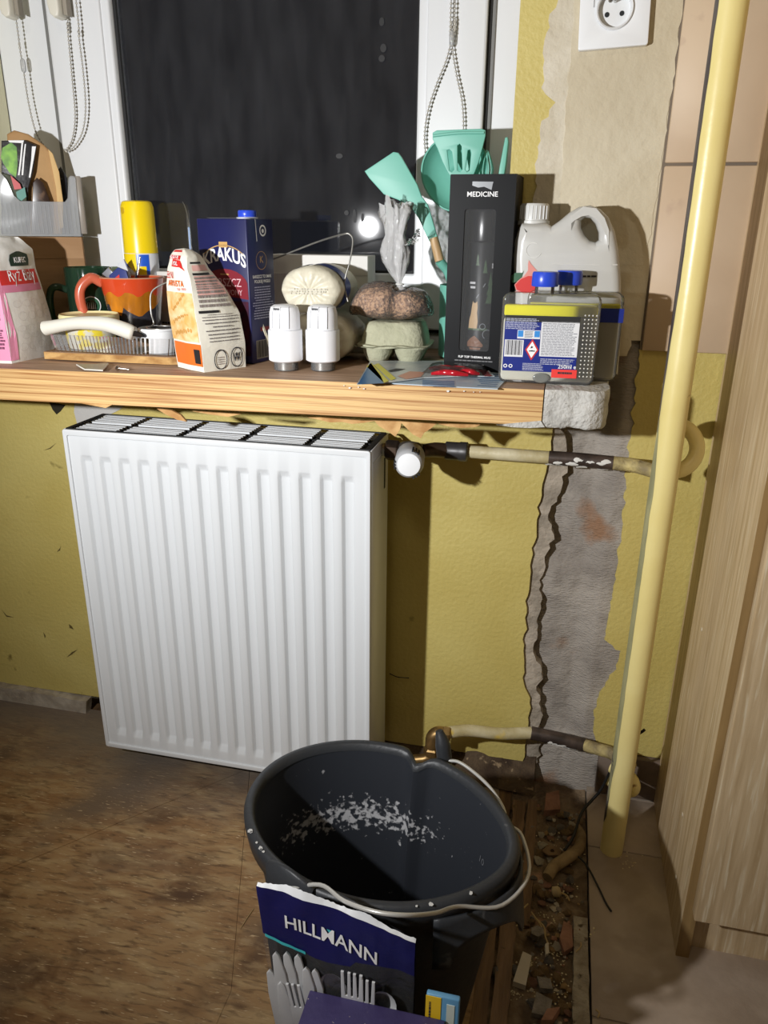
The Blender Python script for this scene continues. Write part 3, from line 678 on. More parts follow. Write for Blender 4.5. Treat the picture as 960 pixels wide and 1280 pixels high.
# ================================================================ things on the window sill
def sill_pt(px, py):
    p = at(px, py, z=.752)
    for _ in range(4): p = at(px, py, z=SZ(p.x))
    return p
def onsill(px, y, py=400):
    p = at(px, py, y=y); return Vector((p.x, y, SZ(p.x)+.0005))
class Bag:
    """soft four-cornered paper bag: corner curves L, M, R, B lofted over height, with bulge and creases"""
    def __init__(s, levels, bulge=.006, crease=.002, seed=0, nu=10, nv=28):
        s.lv = levels; s.b = bulge; s.c = crease; s.seed = seed; s.nu = nu; s.nv = nv
    def corners(s, v):
        t = v*(len(s.lv)-1); i = min(int(t), len(s.lv)-2); f = t-i; f = f*f*(3-2*f)*.5+f*.5
        a, b_ = s.lv[i], s.lv[i+1]
        return [Vector((*p, a[0])).lerp(Vector((*q, b_[0])), f) for p, q in zip(a[1], b_[1])]
    def pos(s, k, u, v, h=0):
        c = s.corners(v); a, b_ = c[k % 4], c[(k+1) % 4]; cen = sum(c, Vector())/4
        p = a.lerp(b_, u); e = (b_-a); nn = Vector((e.y, -e.x, 0)); nn = nn.normalized() if nn.length > 1e-6 else Vector((0, -1, 0))
        if nn.dot((a+b_)/2-cen) < 0: nn = -nn
        g = math.sin(math.pi*min(1, max(0, u)))
        w_ = s.c*(.35+1.6*max(0, v-.45)**1)*(noise.noise((p.x*45+s.seed, p.y*45, p.z*22))+.6*noise.noise((p.x*110, p.y*110+s.seed, p.z*40)))
        return p+nn*(s.b*g*math.sin(math.pi*min(1, .12+v*.85))+w_+h)
    def face(s, k): return lambda u, v, h=.0007: s.pos(k, u, v, h)
    def mesh(s, name, mat, parent):
        V = []; F = []; n_ = s.nu*4
        for j in range(s.nv+1):
            for k in range(4):
                for i in range(s.nu): V.append(s.pos(k, i/s.nu, j/s.nv))
        for j in range(s.nv):
            for i in range(n_): F.append((j*n_+i, j*n_+(i+1) % n_, (j+1)*n_+(i+1) % n_, (j+1)*n_+i))
        V.append(sum((V[s.nv*n_+i] for i in range(n_)), Vector())/n_+Vector((0, 0, .002)))
        F += [(s.nv*n_+i, s.nv*n_+(i+1) % n_, len(V)-1) for i in range(n_)]; F.append(tuple(range(n_)))
        return mk(name, V, F, mat, parent, True, auto=60)
paperwhite = M('white_paper', (232, 230, 222), .55); ink = M('dark_ink', (44, 42, 48), .6); red_ink = M('red_ink', (206, 44, 40), .5)
white_ink = M('white_ink', (240, 240, 240), .5); pink_ink = M('pink_ink', (232, 150, 182), .5); grey_ink = M('grey_ink', (150, 140, 136), .6)
# ---- rice bag
z0 = SZ(-.1)+.0005
rice_lv = [(z0, [(-.175, -.172), (-.064, -.166), (-.062, -.062), (-.165, -.066)]),
           (z0+.045, [(-.177, -.174), (-.062, -.168), (-.060, -.058), (-.167, -.062)]),
           (z0+.095, [(-.175, -.172), (-.066, -.165), (-.066, -.062), (-.165, -.066)]),
           (z0+.135, [(-.170, -.165), (-.074, -.158), (-.073, -.066), (-.160, -.07)]),
           (z0+.165, [(-.168, -.160), (-.078, -.154), (-.073, -.068), (-.156, -.072)]),
           (z0+.183, [(-.158, -.138), (-.092, -.136), (-.083, -.082), (-.148, -.085)])]
t = thing('rice_bag', 'white and pink bag of rice with red stripe at left end of sill', 'food bag')
rb = Bag(rice_lv, .006, .004, 2); rb.mesh('bag', M('crinkled_white_film', (228, 226, 220), .38, bump=.25, bscale=50), t)
f = rb.face(1)
patch('red_band', f, .0, .93, .50, .61, red_ink, t, 12, 6)
patch('pink_band', f, .0, .95, .455, .50, M('dusty_pink_ink', (214, 130, 160), .5), t, 12, 4)
g = rb.face(0); patch('pink_panel', g, .0, 1, .03, .64, pink_ink, t, 12, 16)
polypatch('pink_panel', f, [(0, .03), (.14, .03), (.13, .2), (.09, .4), (.03, .64), (0, .64)], pink_ink, t)
fineprint('fine_print', lambda u, v: rb.pos(0, u, v, .0014), .62, .97, .10, .45, 17, M('plum_ink', (120, 60, 90), .6), t, seed=4)
f2 = lambda x, y: rb.pos(1, .52+x/.105, .556+y/.184, .0014)
text('lettering', 'Ryż Biały', .0225, f2, white_ink, t, sx=.8)
fb = lambda x, y: rb.pos(1, .55+x/.105, .70+y/.184, .0013)
lg = polypatch('logo_plate', lambda x, y: rb.pos(1, .55+x/.105, .70+y/.184, .0010), [(-.024, -.009), (.024, -.009), (.026, 0), (.024, .008), (.006, .009), (.004, .014), (-.004, .014), (-.006, .009), (-.024, .008), (-.026, 0)], M('dark_green_ink', (28, 50, 38), .5), t)
text('logo_lettering', 'KUPIEC', .0108, lambda x, y: rb.pos(1, .55+x/.105, .699+y/.184, .0018), white_ink, lg, sx=.92, bold=.0003)
for i in range(4):
    for j in range(5):
        ringpatch('grain_drawing', lambda x, y: rb.pos(1, x, y, .0012), .26+.19*i+.06*(j % 2), .10+.065*j, .080, .084, M('pale_grey_ink', (186, 176, 172), .6), t, 14, ky=.25)

# ---- flour bag
z0 = SZ(.25)+.0005
fl_lv = [(z0, [(.200, -.138), (.258, -.172), (.297, -.110), (.238, -.075)]),
         (z0+.035, [(.196, -.137), (.257, -.173), (.297, -.108), (.236, -.073)]),
         (z0+.080, [(.192, -.136), (.250, -.169), (.289, -.106), (.232, -.075)]),
         (z0+.116, [(.191, -.134), (.244, -.163), (.268, -.108), (.226, -.080)]),
         (z0+.141, [(.192, -.132), (.236, -.155), (.247, -.112), (.218, -.090)]),
         (z0+.158, [(.197, -.128), (.230, -.144), (.240, -.118), (.212, -.100)]),
         (z0+.166, [(.205, -.124), (.222, -.132), (.226, -.120), (.212, -.110)])]
t = thing('flour_bag', 'slumped white and orange paper bag of flour before the dark blue carton', 'food bag')
fbg = Bag(fl_lv, .004, .0035, 9); fbg.mesh('bag', M('cream_flour_paper', (230, 226, 212), .6, bump=.25, bscale=60), t)
f = fbg.face(0); orange = M('orange_ink', (226, 110, 40), .5); wheat = M('wheat_print', (214, 166, 92), .6, col2=(232, 206, 160), scale=60)
patch('orange_panel', f, .05, 1.0, .045, .19, orange, t, 10, 6)
patch('wheat_photo', f, .0, .98, .20, .46, wheat, t, 10, 8)
ear = M('wheat_ear_ink', (198, 146, 72), .6)
for (a0, u0, v0) in ((20, .2, .28), (38, .25, .36), (8, .2, .23)):
    for k in range(9):
        cu_, cv_ = u0+.075*k*math.cos(R(a0)), v0+.018*k*math.sin(R(a0))
        polypatch('wheat_ear', lambda x, y: fbg.pos(0, x, y, .0011), disc(cu_, cv_+.004*(k%2), .03, .009, 8), ear, t)
lf = lambda x, y: fbg.pos(0, .50+x/.062, .78+y/.175, .0012)
polypatch('logo_plate', lambda x, y: fbg.pos(0, .46+x/.062, .775+y/.175, .0010), [(-.024, .002), (.014, .0), (.016, .012), (-.02, .015)], red_ink, t)
polypatch('logo_plate', lambda x, y: fbg.pos(0, .46+x/.062, .775+y/.175, .0010), [(-.012, -.013), (.014, -.015), (.026, -.024), (.020, -.010), (.014, -.001), (-.012, .001)], red_ink, t)
text('logo_lettering', 'ŁOTE', .0125, lambda x, y: fbg.pos(0, .40+x/.062, .815+y/.175, .0018), white_ink, t, sx=.95, bold=.0003)
text('logo_lettering', 'POL', .0105, lambda x, y: fbg.pos(0, .48+x/.062, .735+y/.175, .0018), white_ink, t, sx=.9, bold=.0002)
text('lettering', 'EŁNI', .0135, lambda x, y: fbg.pos(0, .22+x/.062, .60+y/.175, .0013), red_ink, t, sx=.85)
text('lettering', 'ARNISTA', .0135, lambda x, y: fbg.pos(0, .45+x/.062, .535+y/.175, .0013), orange, t, sx=.75, bold=.0002)
text('lettering', 'typ 1850', .0055, lambda x, y: fbg.pos(0, .68+x/.062, .485+y/.175, .0013), red_ink, t)
patch('red_top_print', f, .1, .75, .93, .985, red_ink, t, 8, 3)
patch('mark_panel', lambda u, v: fbg.pos(0, u, v, .0014), .78, .96, .06, .145, M('black_print', (30, 30, 32), .6), t, 3, 3)
g1 = lambda u, v: fbg.pos(1, u, v, .0010)
patch('pink_table', g1, .12, .92, .44, .60, M('pale_pink_ink', (232, 180, 172), .6), t, 8, 6)
patch('pink_table', g1, .15, .85, .64, .72, M('pale_pink_ink', (232, 180, 172), .6), t, 8, 4)
for (a, b_, c, d) in ((.08, .62, .735, .755), (.10, .78, .605, .622), (.06, .50, .345, .365)): patch('black_bar', lambda u, v: fbg.pos(1, u, v, .0014), a, b_, c, d, M('black_print', (30, 30, 32), .6), t, 6, 2)
fineprint('fine_print', lambda u, v: fbg.pos(1, u, v, .0014), .10, .93, .385, .60, 9, grey_ink, t, seed=8)
fineprint('fine_print', lambda u, v: fbg.pos(1, u, v, .0014), .10, .93, .20, .34, 9, M('mid_grey_ink', (110, 104, 104), .6), t, .3, seed=5, ragged=.5, cen=True)
for (u_, v_) in ((.38, .075), (.76, .08)): ringpatch('stamp_mark', lambda x, y: fbg.pos(1, x, y, .0014), u_, v_, .13, .15, ink, t, 20, ky=.42)
text('stamp_mark', 'W', .012, lambda x, y: fbg.pos(1, .76+x/.072, .08+y/.175, .0014), ink, t, bold=.0003)
fineprint('stamp_mark', lambda u, v: fbg.pos(1, u, v, .0014), .30, .47, .05, .10, 4, grey_ink, t, .4, seed=2)
patch('red_side', fbg.face(2), .02, .3, .03, .62, red_ink, t, 4, 10)

# ---- beetroot soup carton
navy = M('navy_carton', (32, 36, 92), .35, col2=(24, 26, 62), scale=4); maroon = M('maroon_ink', (122, 26, 40), .45); gold = M('gold_ink', (196, 156, 96), .45)
ct = thing('soup_carton', 'dark blue drink carton with blue screw cap behind the flour bag', 'carton', (.2985, -.087, SZ(.29)+.0005), R(-15))
CH = .208; CWD = .092; CD = .064
box('carton_body', (-CWD, 0, 0, CD, 0, CH), navy, ct, .0015, 2)
mk('top_fin', [(-CWD+.002, CD*.5, CH+.0001), (-.002, CD*.5, CH+.0001), (-.002, CD*.5-.012, CH+.0016), (-CWD+.002, CD*.5-.012, CH+.0016)], [(0, 1, 2, 3)], M('pale_carton_edge', (200, 200, 204), .5), ct)
cap_b = M('blue_plastic_cap', (44, 76, 204), .3)
lathe('cap_base', [(.016, 0), (.0165, .002), (.013, .003)], whitepl, ct, 24, mx=Matrix.Translation((-.028, CD*.62, CH)))
cp = lathe('screw_cap', [(.0128, .002), (.0135, .003), (.0135, .0105), (.0125, .012), (.001, .012)], cap_b, ct, 28, mx=Matrix.Translation((-.028, CD*.62, CH)))
ff = planefn((-CWD, 0, 0), (1, 0, 0), (0, 0, 1), .0004); fs = planefn((0, 0, 0), (0, 1, 0), (0, 0, 1), .0004)
mx_, mz_ = CWD*.52, .158
def arc_map(x, y): return ff(mx_+x, mz_+y-(x*x)*6.5)
text('lettering', 'KRAKUS', .0265, arc_map, white_ink, ct, sx=.82, bold=.0006)
ringpatch('gold_arch', ff, mx_, mz_-.046, .0585, .0598, gold, ct, 24, 50, 130)
polypatch('gold_tab', ff, [(mx_-.008, mz_+.010), (mx_+.008, mz_+.010), (mx_+.008, mz_+.018), (mx_-.008, mz_+.018)], gold, ct)
mp = [(.006, .103), (CWD-.002, .095), (CWD-.003, .118)]+[(mx_+.043*math.cos(R(a)), .112+.026*math.sin(R(a))) for a in range(10, 171, 16)]
polypatch('maroon_panel', ff, mp, maroon, ct)
text('lettering', 'BARSZCZ', .0165, lambda x, y: ff(mx_+x, .118+y, .0003), M('rose_ink', (214, 176, 180), .5), ct, sx=.86)
text('lettering', 'CZERWONY', .0115, lambda x, y: ff(mx_+x+.003, .104+y, .0003), M('rose_ink', (214, 176, 180), .5), ct, sx=.86)
fineprint('fine_print', lambda u, v: ff(u, v, .0003), mx_-.008, mx_+.008, .129, .1325, 1, gold, ct)
patch('beet_photo', ff, .004, CWD-.003, .012, .092, M('dark_beet_print', (28, 22, 40), .4, col2=(72, 24, 44), scale=40), ct, 2, 2)
ringpatch('gold_ring', fs, CD*.5, .150, .0125, .0132, gold, ct, 24)
text('gold_letter', 'K', .014, lambda x, y: fs(CD*.5+x, .151+y, .0002), gold, ct)
ringpatch('recycling_mark', fs, CD*.60, .192, .0058, .0082, white_ink, ct, 18)
polypatch('recycling_mark', fs, disc(CD*.60, .1915, .003, n=8), white_ink, ct)
mk('fold_crease', [fs(.02, CH, .0003), fs(.0212, CH, .0003), fs(.0235, .178, .0003), fs(.022, .176, .0003)], [(0, 1, 2, 3)], white_ink, ct)
text('lettering', 'BARSZCZ TO SMAK', .0062, lambda x, y: fs(CD*.5+x, .127+y, .0002), white_ink, ct, sx=.85, bold=.0001)
text('lettering', 'POLSKIEJ WIGILII', .0062, lambda x, y: fs(CD*.5+x, .120+y, .0002), white_ink, ct, sx=.85, bold=.0001)
fineprint('fine_print', fs, .006, CD-.006, .066, .115, 13, M('pale_blue_ink', (176, 178, 204), .5), ct, .38, seed=6, ragged=.3, cen=True)
polypatch('red_strip', fs, [(.022, .047), (.048, .047), (.048, .053), (.022, .053)], maroon, ct)
patch('barcode_panel', fs, .010, .040, .006, .034, M('beige_print', (150, 146, 138), .6), ct, 1, 1)
for k in range(11): patch('barcode_bar', lambda u, v: fs(u, v, .0003), .012+.0025*k, .012+.0025*k+.0007+.0006*(k % 3), .008, .033, ink, ct, 1, 1)

# ---- two thermostatic heads standing on the sill
wgloss = M('bright_white_plastic', (240, 241, 244), .3); capclear = clear('clear_cap_plastic', haze=.12, rough=.1)
def thermo(px, label):
    c = onsill(px, -.122 if px < 380 else -.112, 460)
    t = thing('radiator_thermostat', label, 'thermostat', c, R(8), group='new thermostatic heads on the sill')
    lathe('clear_ring', [(.0165, 0), (.0178, .001), (.0178, .011), (.016, .013)], capclear, t, 32)
    lathe('thread_core', [(.0145, .001), (.0145, .012), (.012, .013)], chrome, t, 24)
    lathe('lower_sleeve', [(.016, .012), (.0215, .0128), (.0246, .015), (.0246, .056), (.024, .058), (.021, .0585)], wgloss, t, 48)
    h = lathe('grip_cap', [(.0205, .058), (.0222, .059), (.0215, .082), (.0195, .0895), (.015, .0925), (.001, .0935)], wgloss, t, 48)
    for g0 in (228, 262, 296):
        tube('grip_rib', [(.0226*math.cos(R(g0)), .0226*math.sin(R(g0)), .061), (.0219*math.cos(R(g0+2)), .0219*math.sin(R(g0+2)), .082), (.019*math.cos(R(g0+4)), .019*math.sin(R(g0+4)), .091)], .0006, M('seam_grey_plastic', (176, 178, 182), .5), h, 6)
    for k in range(4):
        a = R(238+k*7); box('vent_slot', (-.0008, .0008, -.0005, .0005, -.0025, .0025), M('vent_dark', (90, 92, 96), .6), h, mx=Matrix.Translation((.0203*math.cos(a), .0203*math.sin(a), .0868)) @ Matrix.Rotation(a-R(90), 4, 'Z') @ Matrix.Rotation(R(-25), 4, 'X'))
thermo(358, 'white thermostatic radiator head on the sill nearer the blue carton')
thermo(404, 'white thermostatic radiator head on the sill nearer the egg carton')

# ---- rolls in cream film
film_c = M('cream_plastic_film', (222, 216, 196), .4, bump=.5, bscale=70, col2=(206, 200, 178), scale=20); blue_film = M('blue_printed_film', (40, 62, 142), .35)
def roll(label, cx, cz, rx, rz, y0, y1, seed, blue=True):
    t = thing('film_wrapped_roll', label, 'packet', (cx, y0, cz-rz))
    def P(a, yy, k):
        w_ = 1+.05*noise.noise((math.cos(a)*2, math.sin(a)*2, yy*30+seed))
        return (rx*k*w_*math.cos(a), yy, rz+rz*k*w_*math.sin(a))
    V = []; F = []; n_ = 40
    L_ = y1-y0; rows = [(.004, .05), (.0, .25), (.0, .55), (.001, .8), (.005, .93), (.012, 1), (L_*.4, 1.02), (L_*.6, 1.02), (L_-.01, 1), (L_-.002, .9), (L_, .3)]
    for i, (yy, k) in enumerate(rows):
        for q in range(n_):
            a = 2*math.pi*q/n_; p = P(a, yy, k)
            cr = .003*math.sin(a*11+seed)*(1 if .2 < k < .95 and i < 5 else 0)+.002*noise.noise((a*5, k*6, seed))
            V.append((p[0], p[1]+cr*.7, max(.0005, p[2])))
    for i in range(len(rows)-1):
        for q in range(n_): F.append((i*n_+q, i*n_+(q+1) % n_, (i+1)*n_+(q+1) % n_, (i+1)*n_+q))
    F.append(tuple(range(n_))); F.append(tuple(range((len(rows)-1)*n_, len(rows)*n_)))
    mk('roll_body', V, F, film_c, t, True)
    if blue:
        V = []; F = []
        for i in range(5):
            for q in range(29):
                a = R(-50+200*q/28); p = P(a, .030+.028*i/4, 1.045); V.append(p)
        for i in range(4):
            for q in range(28): k = i*29+q; F.append((k, k+1, k+30, k+29))
        mk('blue_band', V, F, blue_film, t, True)
    fp_ = lambda u, v: (u*rx, -.0022, rz+v*rz)
    fineprint('pressed_print', fp_, -.62, .66, -.16, .12, 3, M('faint_print', (186, 180, 162), .5), t, .7, seed)
    # gathered tuft at the side of the end
    return t
zl = SZ(.38)
roll('cream film wrapped roll lying underneath another roll behind the thermostatic heads', .389, zl+.0375, .058, .037, -.072, .045, 3, False)
roll('cream film wrapped roll with blue band lying on top of another roll', at(385, 360, y=-.07).x, zl+.109, .0465, .0345, -.068, .048, 8)
tf = thing('film_tuft', 'crumpled gathered end of cream film sticking out beside the blue carton', 'film', at(334, 420, y=-.082))
V = []; F = []
for i in range(7):
    for q in range(12):
        a = 2*math.pi*q/12; r_ = (.003+.0013*i)*(1+.35*math.sin(3*a+i)); V.append((-.006+.0022*i*math.cos(.3), r_*math.cos(a)*.5, .012-.006*i+r_*math.sin(a)*.7+.004*math.sin(a*2)))
for i in range(6):
    for q in range(12): F.append((i*12+q, i*12+(q+1) % 12, (i+1)*12+(q+1) % 12, (i+1)*12+q))
mk('crumpled_film', V, F, film_c, tf, True)

# ---- white box behind and bent wire
b0 = at(336, 330, y=.062); b1 = at(460, 330, y=.062); zt2 = at(400, 319, y=.062).z
wb = thing('white_box', 'plain white carton box standing behind the wrapped rolls against the window', 'box', (b0.x, .062, SZ(.4)+.0005))
box('box_body', (0, b1.x-b0.x, 0, .05, 0, zt2-SZ(.4)-.0005), M('white_card', (222, 220, 214), .6), wb, .001, 1)
box('lid_flap', (.0005, b1.x-b0.x-.0005, -.0012, .0, zt2-SZ(.4)-.03, zt2-SZ(.4)-.001), M('white_card', (222, 220, 214), .6), wb)
wi = [at(338, 325, y=.02), at(352, 320, y=.015), at(395, 303, y=0), at(428, 293, y=-.02), at(437, 293, y=-.022), at(441, 302, y=-.024), at(437, 328, y=-.03), at(431, 350, y=-.034), at(432, 365, y=-.036), at(435, 377, y=-.036)]
bw = thing('bent_wire', 'bent grey steel wire arching over the wrapped roll', 'wire', (0, 0, 0)); tube('wire', wi, .0013, M('grey_wire', (168, 166, 160), .35, .8), bw, 8, 6)

# ---- egg carton
pulp = M('grey_green_pulp', (186, 186, 160), .95, col2=(170, 170, 144), scale=30, bump=.6, bscale=150)
ec = thing('egg_carton', 'small grey-green moulded pulp egg carton under the bag of grain', 'egg carton', (.5035, .0, SZ(.5)+.0005), R(3))
EW = .053
for sx_ in (-1, 1):
    for sy_ in (-1, 1):
        lathe('egg_cup', [(.001, 0), (.012, 0), (.016, .003), (.022, .016), (.0245, .0265)], pulp, ec, 20, off=(sx_*.025, sy_*.025, 0), auto=60)
V = []; F = []; n_ = 40
def rs(q, hx, hy, ex=5):
    a = 2*math.pi*q/n_; c, s = math.cos(a), math.sin(a); k = (abs(c)**ex+abs(s)**ex)**(-1/ex); return hx*k*c, hy*k*s
for zz, hh, wv in ((.0255, .0555, .0), (.0275, .0565, .0), (.0285, .0565, .0), (.0295, .0505, 0), (.045, .0475, 1), (.057, .0435, 1), (.0615, .040, .5), (.0625, .03, 0), (.0625, .004, 0)):
    for q in range(n_):
        x, y = rs(q, hh, hh); dent = .0035*wv*(math.exp(-(x/.008)**2)+math.exp(-(y/.008)**2)); k = 1-dent/max(hh, .01)
        V.append((x*k, y*k, zz+.0012*math.sin(x*110)*(1 if zz < .03 else 0)))
for i in range(8):
    for q in range(n_): F.append((i*n_+q, i*n_+(q+1) % n_, (i+1)*n_+(q+1) % n_, (i+1)*n_+q))
mk('lid', V, F, pulp, ec, True, auto=50)
tube('lid_crease', [(-.056, -.0568, .028), (-.03, -.0572, .0262), (-.005, -.0572, .0298), (.02, -.0572, .0272), (.056, -.0568, .0305)], .0008, M('pulp_shadow_gap', (120, 120, 98), .9), ec, 6, 5)

# ---- bag of grain on the egg carton
graincol = M('brown_grain', (186, 146, 110), .8, col2=(120, 86, 60), scale=230, lo=.4, hi=.6, bump=1, bscale=230, detail=2)
gz = SZ(.5)+.0635
gb = thing('grain_bag', 'clear knotted plastic bag of brown grain lying on the egg carton', 'food bag', (at(490, 385, y=-.01).x, -.008, gz))
def blob(name, mat, grow, parent):
    V = []; F = []; nu_, nv_ = 48, 20
    for j in range(nv_+1):
        ph = math.pi*(j/nv_-.5)
        for i in range(nu_):
            a = 2*math.pi*i/nu_; cx, cy = math.cos(a), math.sin(a); c = math.cos(ph)**.7
            notch = 1-.22*math.exp(-((a-R(285))/.22)**2)
            x = (.0665+grow)*c*cx*(1+.04*noise.noise((cx*3, cy*3, j*.2)))*(1 if cx < 0 else .95)*notch; y = (.046+grow)*c*cy*(1+.08*noise.noise((cx*2, cy*2, 4)))*notch
            top = (.030 if cx < .15 else .026)+.006*noise.noise((x*40, y*40, 1)); dip = .010*math.exp(-((x-.012)/.012)**2)*math.exp(-((y+.005)/.02)**2)
            z = .0245+(top+grow-dip*max(0, math.sin(ph)))*math.sin(ph) if ph > 0 else .0245+(.024+grow*.0)*math.sin(ph)*(1-.0*c)
            sag = -.014*max(0, (abs(x)-.050)/.017)**1.2
            V.append((x, y, z+sag))
    for j in range(nv_):
        for i in range(nu_): F.append((j*nu_+i, j*nu_+(i+1) % nu_, (j+1)*nu_+(i+1) % nu_, (j+1)*nu_+i))
    return mk(name, V, F, mat, parent, True)
gr_ = blob('grain_fill', graincol, -.001, gb); gr_['kind'] = 'stuff'
filmclear = clear('crinkled_clear_film', haze=.08, rough=.2, bump=.9, ior=1.2)
blob('bag_film', filmclear, .0012, gb)
V = []; F = []; n_ = 44; rowsz = [(.045, .010, .0), (.050, .0045, .0), (.056, .0045, .1), (.068, .011, .35), (.085, .0165, .55), (.100, .0185, .6), (.112, .0165, .5), (.122, .013, .55), (.134, .014, .7), (.148, .018, .8), (.158, .019, .95), (.166, .0185, 1.0)]
for i, (zz, rr_, fo) in enumerate(rowsz):
    lean = -.010*max(0, (zz-.05)/.11)-.004*math.sin((zz-.05)*40)
    for q in range(n_):
        a = 2*math.pi*q/n_; ff_ = 1+fo*(.34*math.sin(3*a+zz*30)+.26*math.sin(7*a-zz*45)+.18*math.sin(13*a+zz*90)+.3*noise.noise((a*2, zz*60, 3)))
        V.append((.012+lean+rr_*ff_*math.cos(a), -.004+rr_*.62*ff_*math.sin(a), zz+.012*fo*(max(0, i-8)/3)*noise.noise((math.cos(a)*2, math.sin(a)*2, 5))*2))
for i in range(len(rowsz)-1):
    for q in range(n_): F.append((i*n_+q, i*n_+(q+1) % n_, (i+1)*n_+(q+1) % n_, (i+1)*n_+q))
tw = mk('twisted_neck', V, F, clear('white_crinkled_film', haze=.42, rough=.12, bump=1, ior=1.5, hazecol=(250, 250, 250)), gb, True)
V = []; F = []
for i in range(8):
    for j in range(5):
        s = i/7; V.append((.016+.026*s, -.006-.006*math.sin(s*4+j), .108+.016*s+(.006+.010*s)*(j/4-.5)+.003*math.sin(j*2+i)))
for i in range(7):
    for j in range(4): k = i*5+j; F.append((k, k+1, k+6, k+5))
mk('film_flap', V, F, MATS['white_crinkled_film'], gb, True)
tube('neck_tie', [(.012+.0055*math.cos(R(a)), -.004+.0045*math.sin(R(a)), .0525+.0005*a/360) for a in range(0, 540, 30)], .0012, M('white_film_knot', (226, 226, 222), .4), gb, 6)

# ---- teal kitchen tools in a holder
teal = M('teal_silicone', (118, 190, 172), .45); wood_l = M('beech_handle', (206, 176, 132), .5, col2=(184, 150, 106), scale=20, stretch=(5, 5, .6))
hx, hy = .6075, .0565; hz = SZ(.6)+.0005
ho = thing('utensil_holder', 'teal round utensil holder mostly hidden behind the black mug box', 'utensil holder', (hx, hy, hz))
lathe('holder_wall', [(.040, 0), (.0455, .003), (.0465, .110), (.0465, .112), (.044, .112), (.043, .006), (.001, .006)], teal, ho, 40)
lathe('holder_foot', [(.0395, 0), (.041, .0), (.041, .002), (.0395, .002)], teal, ho, 40, cap=False)
def ptool(px, y): return [((at(a, b_, y=y)).x, (at(a, b_, y=y)).z) for a, b_ in px]
def flat(name, pts, y, ext_, bev, mat, parent, holes=()):
    return outline(name, [ptool(pts, y)]+[ptool(h, y) for h in holes], ext_, bev, mat, parent, Matrix.Translation((0, y, 0)) @ MXZ)
def shade(a, b_, y): return at(a, b_, y=y)
zin = hz+.012
t = thing('silicone_spatula', 'flat teal spatula with beech collar leaning left out of the holder', 'spatula')
sy = .028
flat('blade', [(456, 214), (492, 190), (498, 191), (502, 196), (522, 231), (527, 245), (535, 256), (540, 272), (548, 300), (537, 302), (524, 274), (513, 257), (498, 250), (480, 243), (462, 223)], sy, .0012, .0012, teal, t)
ph = [at(542, 297, y=sy), at(546, 312, y=sy), at(549.5, 326, y=sy)]
tube('wooden_collar', [ph[0], ph[1], ph[2]], [.0068, .0072, .0072], wood_l, t, 16)
tube('handle', [ph[2], Vector((.580, .040, hz+.118)), Vector((.600, .05, zin))], [.0072, .0068, .006], teal, t, 14, 5)
t = thing('silicone_ladle', 'teal silicone ladle bowl standing behind the slotted turner', 'ladle'); ly = .070
c = at(570, 214, y=ly)
V = []; F = []; n_ = 40
for i, (k, d) in enumerate(((1, -.012), (1.0, -.0105), (.97, -.008), (.9, .0), (.75, .009), (.5, .0155), (.25, .0185), (.02, .0195))):
    for q in range(n_):
        a = 2*math.pi*q/n_; V.append((c.x+.052*k*math.cos(a), c.y+d, c.z+.050*k*math.sin(a)*(1.0 if math.sin(a) > 0 else 1.0+.15*(-math.sin(a))**3)))
for i in range(7):
    for q in range(n_): F.append((i*n_+q, i*n_+(q+1) % n_, (i+1)*n_+(q+1) % n_, (i+1)*n_+q))
lb = mk('bowl', V, F, teal, t, True); sm = lb.modifiers.new('thick', 'SOLIDIFY'); sm.thickness = .0025
tube('handle', [c+Vector((.002, .008, -.058)), Vector((.602, ly, hz+.13)), Vector((.606, .066, zin))], [.010, .007, .006], teal, t, 14, 5)
t = thing('slotted_turner', 'teal slotted turner with three slots standing tallest in the holder', 'turner'); uy = .044
flat('blade', [(541, 166), (546, 163), (572, 162), (602, 161), (607, 163), (607, 170), (603, 186), (598, 204), (593, 217), (586, 226), (577, 230), (567, 226), (560, 216), (553, 202), (547, 186), (541, 174)], uy, .001, .0010, teal, t,
     [[(559, 188), (562, 187), (565, 190), (568, 212), (565, 215), (562, 213)], [(572, 182), (575, 180), (577, 183), (578, 212), (575, 215), (572, 213)], [(585, 188), (588, 187), (589, 191), (587, 213), (584, 215), (582, 212)]])
lipp = ptool([(540, 170), (573, 166.5), (607, 166)], uy)
tube('blade_lip', [(lipp[0][0]+.002, uy-.002, lipp[0][1]), (lipp[1][0], uy-.003, lipp[1][1]), (lipp[2][0]-.002, uy-.002, lipp[2][1])], .0022, teal, t, 10, 4)
tube('handle', [at(577, 224, y=uy), Vector((.610, uy, hz+.14)), Vector((.622, .05, zin))], [.008, .007, .006], teal, t, 14, 4)
t = thing('small_whisk', 'small teal whisk wires beside the slotted turner', 'whisk'); wy = .062
wt, wbm = at(604, 188, y=wy), at(606, 238, y=wy)
for k in range(5):
    a = R(k*36); r_ = .011
    tube('whisk_wire', [wbm+Vector((r_*s*math.cos(a)*math.sin(math.pi*u), r_*s*math.sin(a)*math.sin(math.pi*u), (wt.z-wbm.z)*u)) for s, u in ((-1, 0), (-1, .25), (-1, .5), (-1, .8), (0, 1), (1, .8), (1, .5), (1, .25), (1, 0))], .0009, teal, t, 6, 3)
tube('handle', [wbm, Vector((.636, .062, hz+.10)), Vector((.63, .062, zin))], [.0055, .0065, .006], teal, t, 12, 4)
t = thing('silicone_scraper', 'slim teal scraper seen edge-on at right end of the holder', 'scraper')
flat('blade', [(622, 232), (625, 210), (632, 173), (635, 172), (636, 178), (633, 205), (629, 232)], .066, .009, .0012, teal, t)
tube('handle', [at(626, 230, y=.066), Vector((.645, .066, hz+.12)), Vector((.632, .058, zin))], [.005, .006, .005], teal, t, 12, 4)

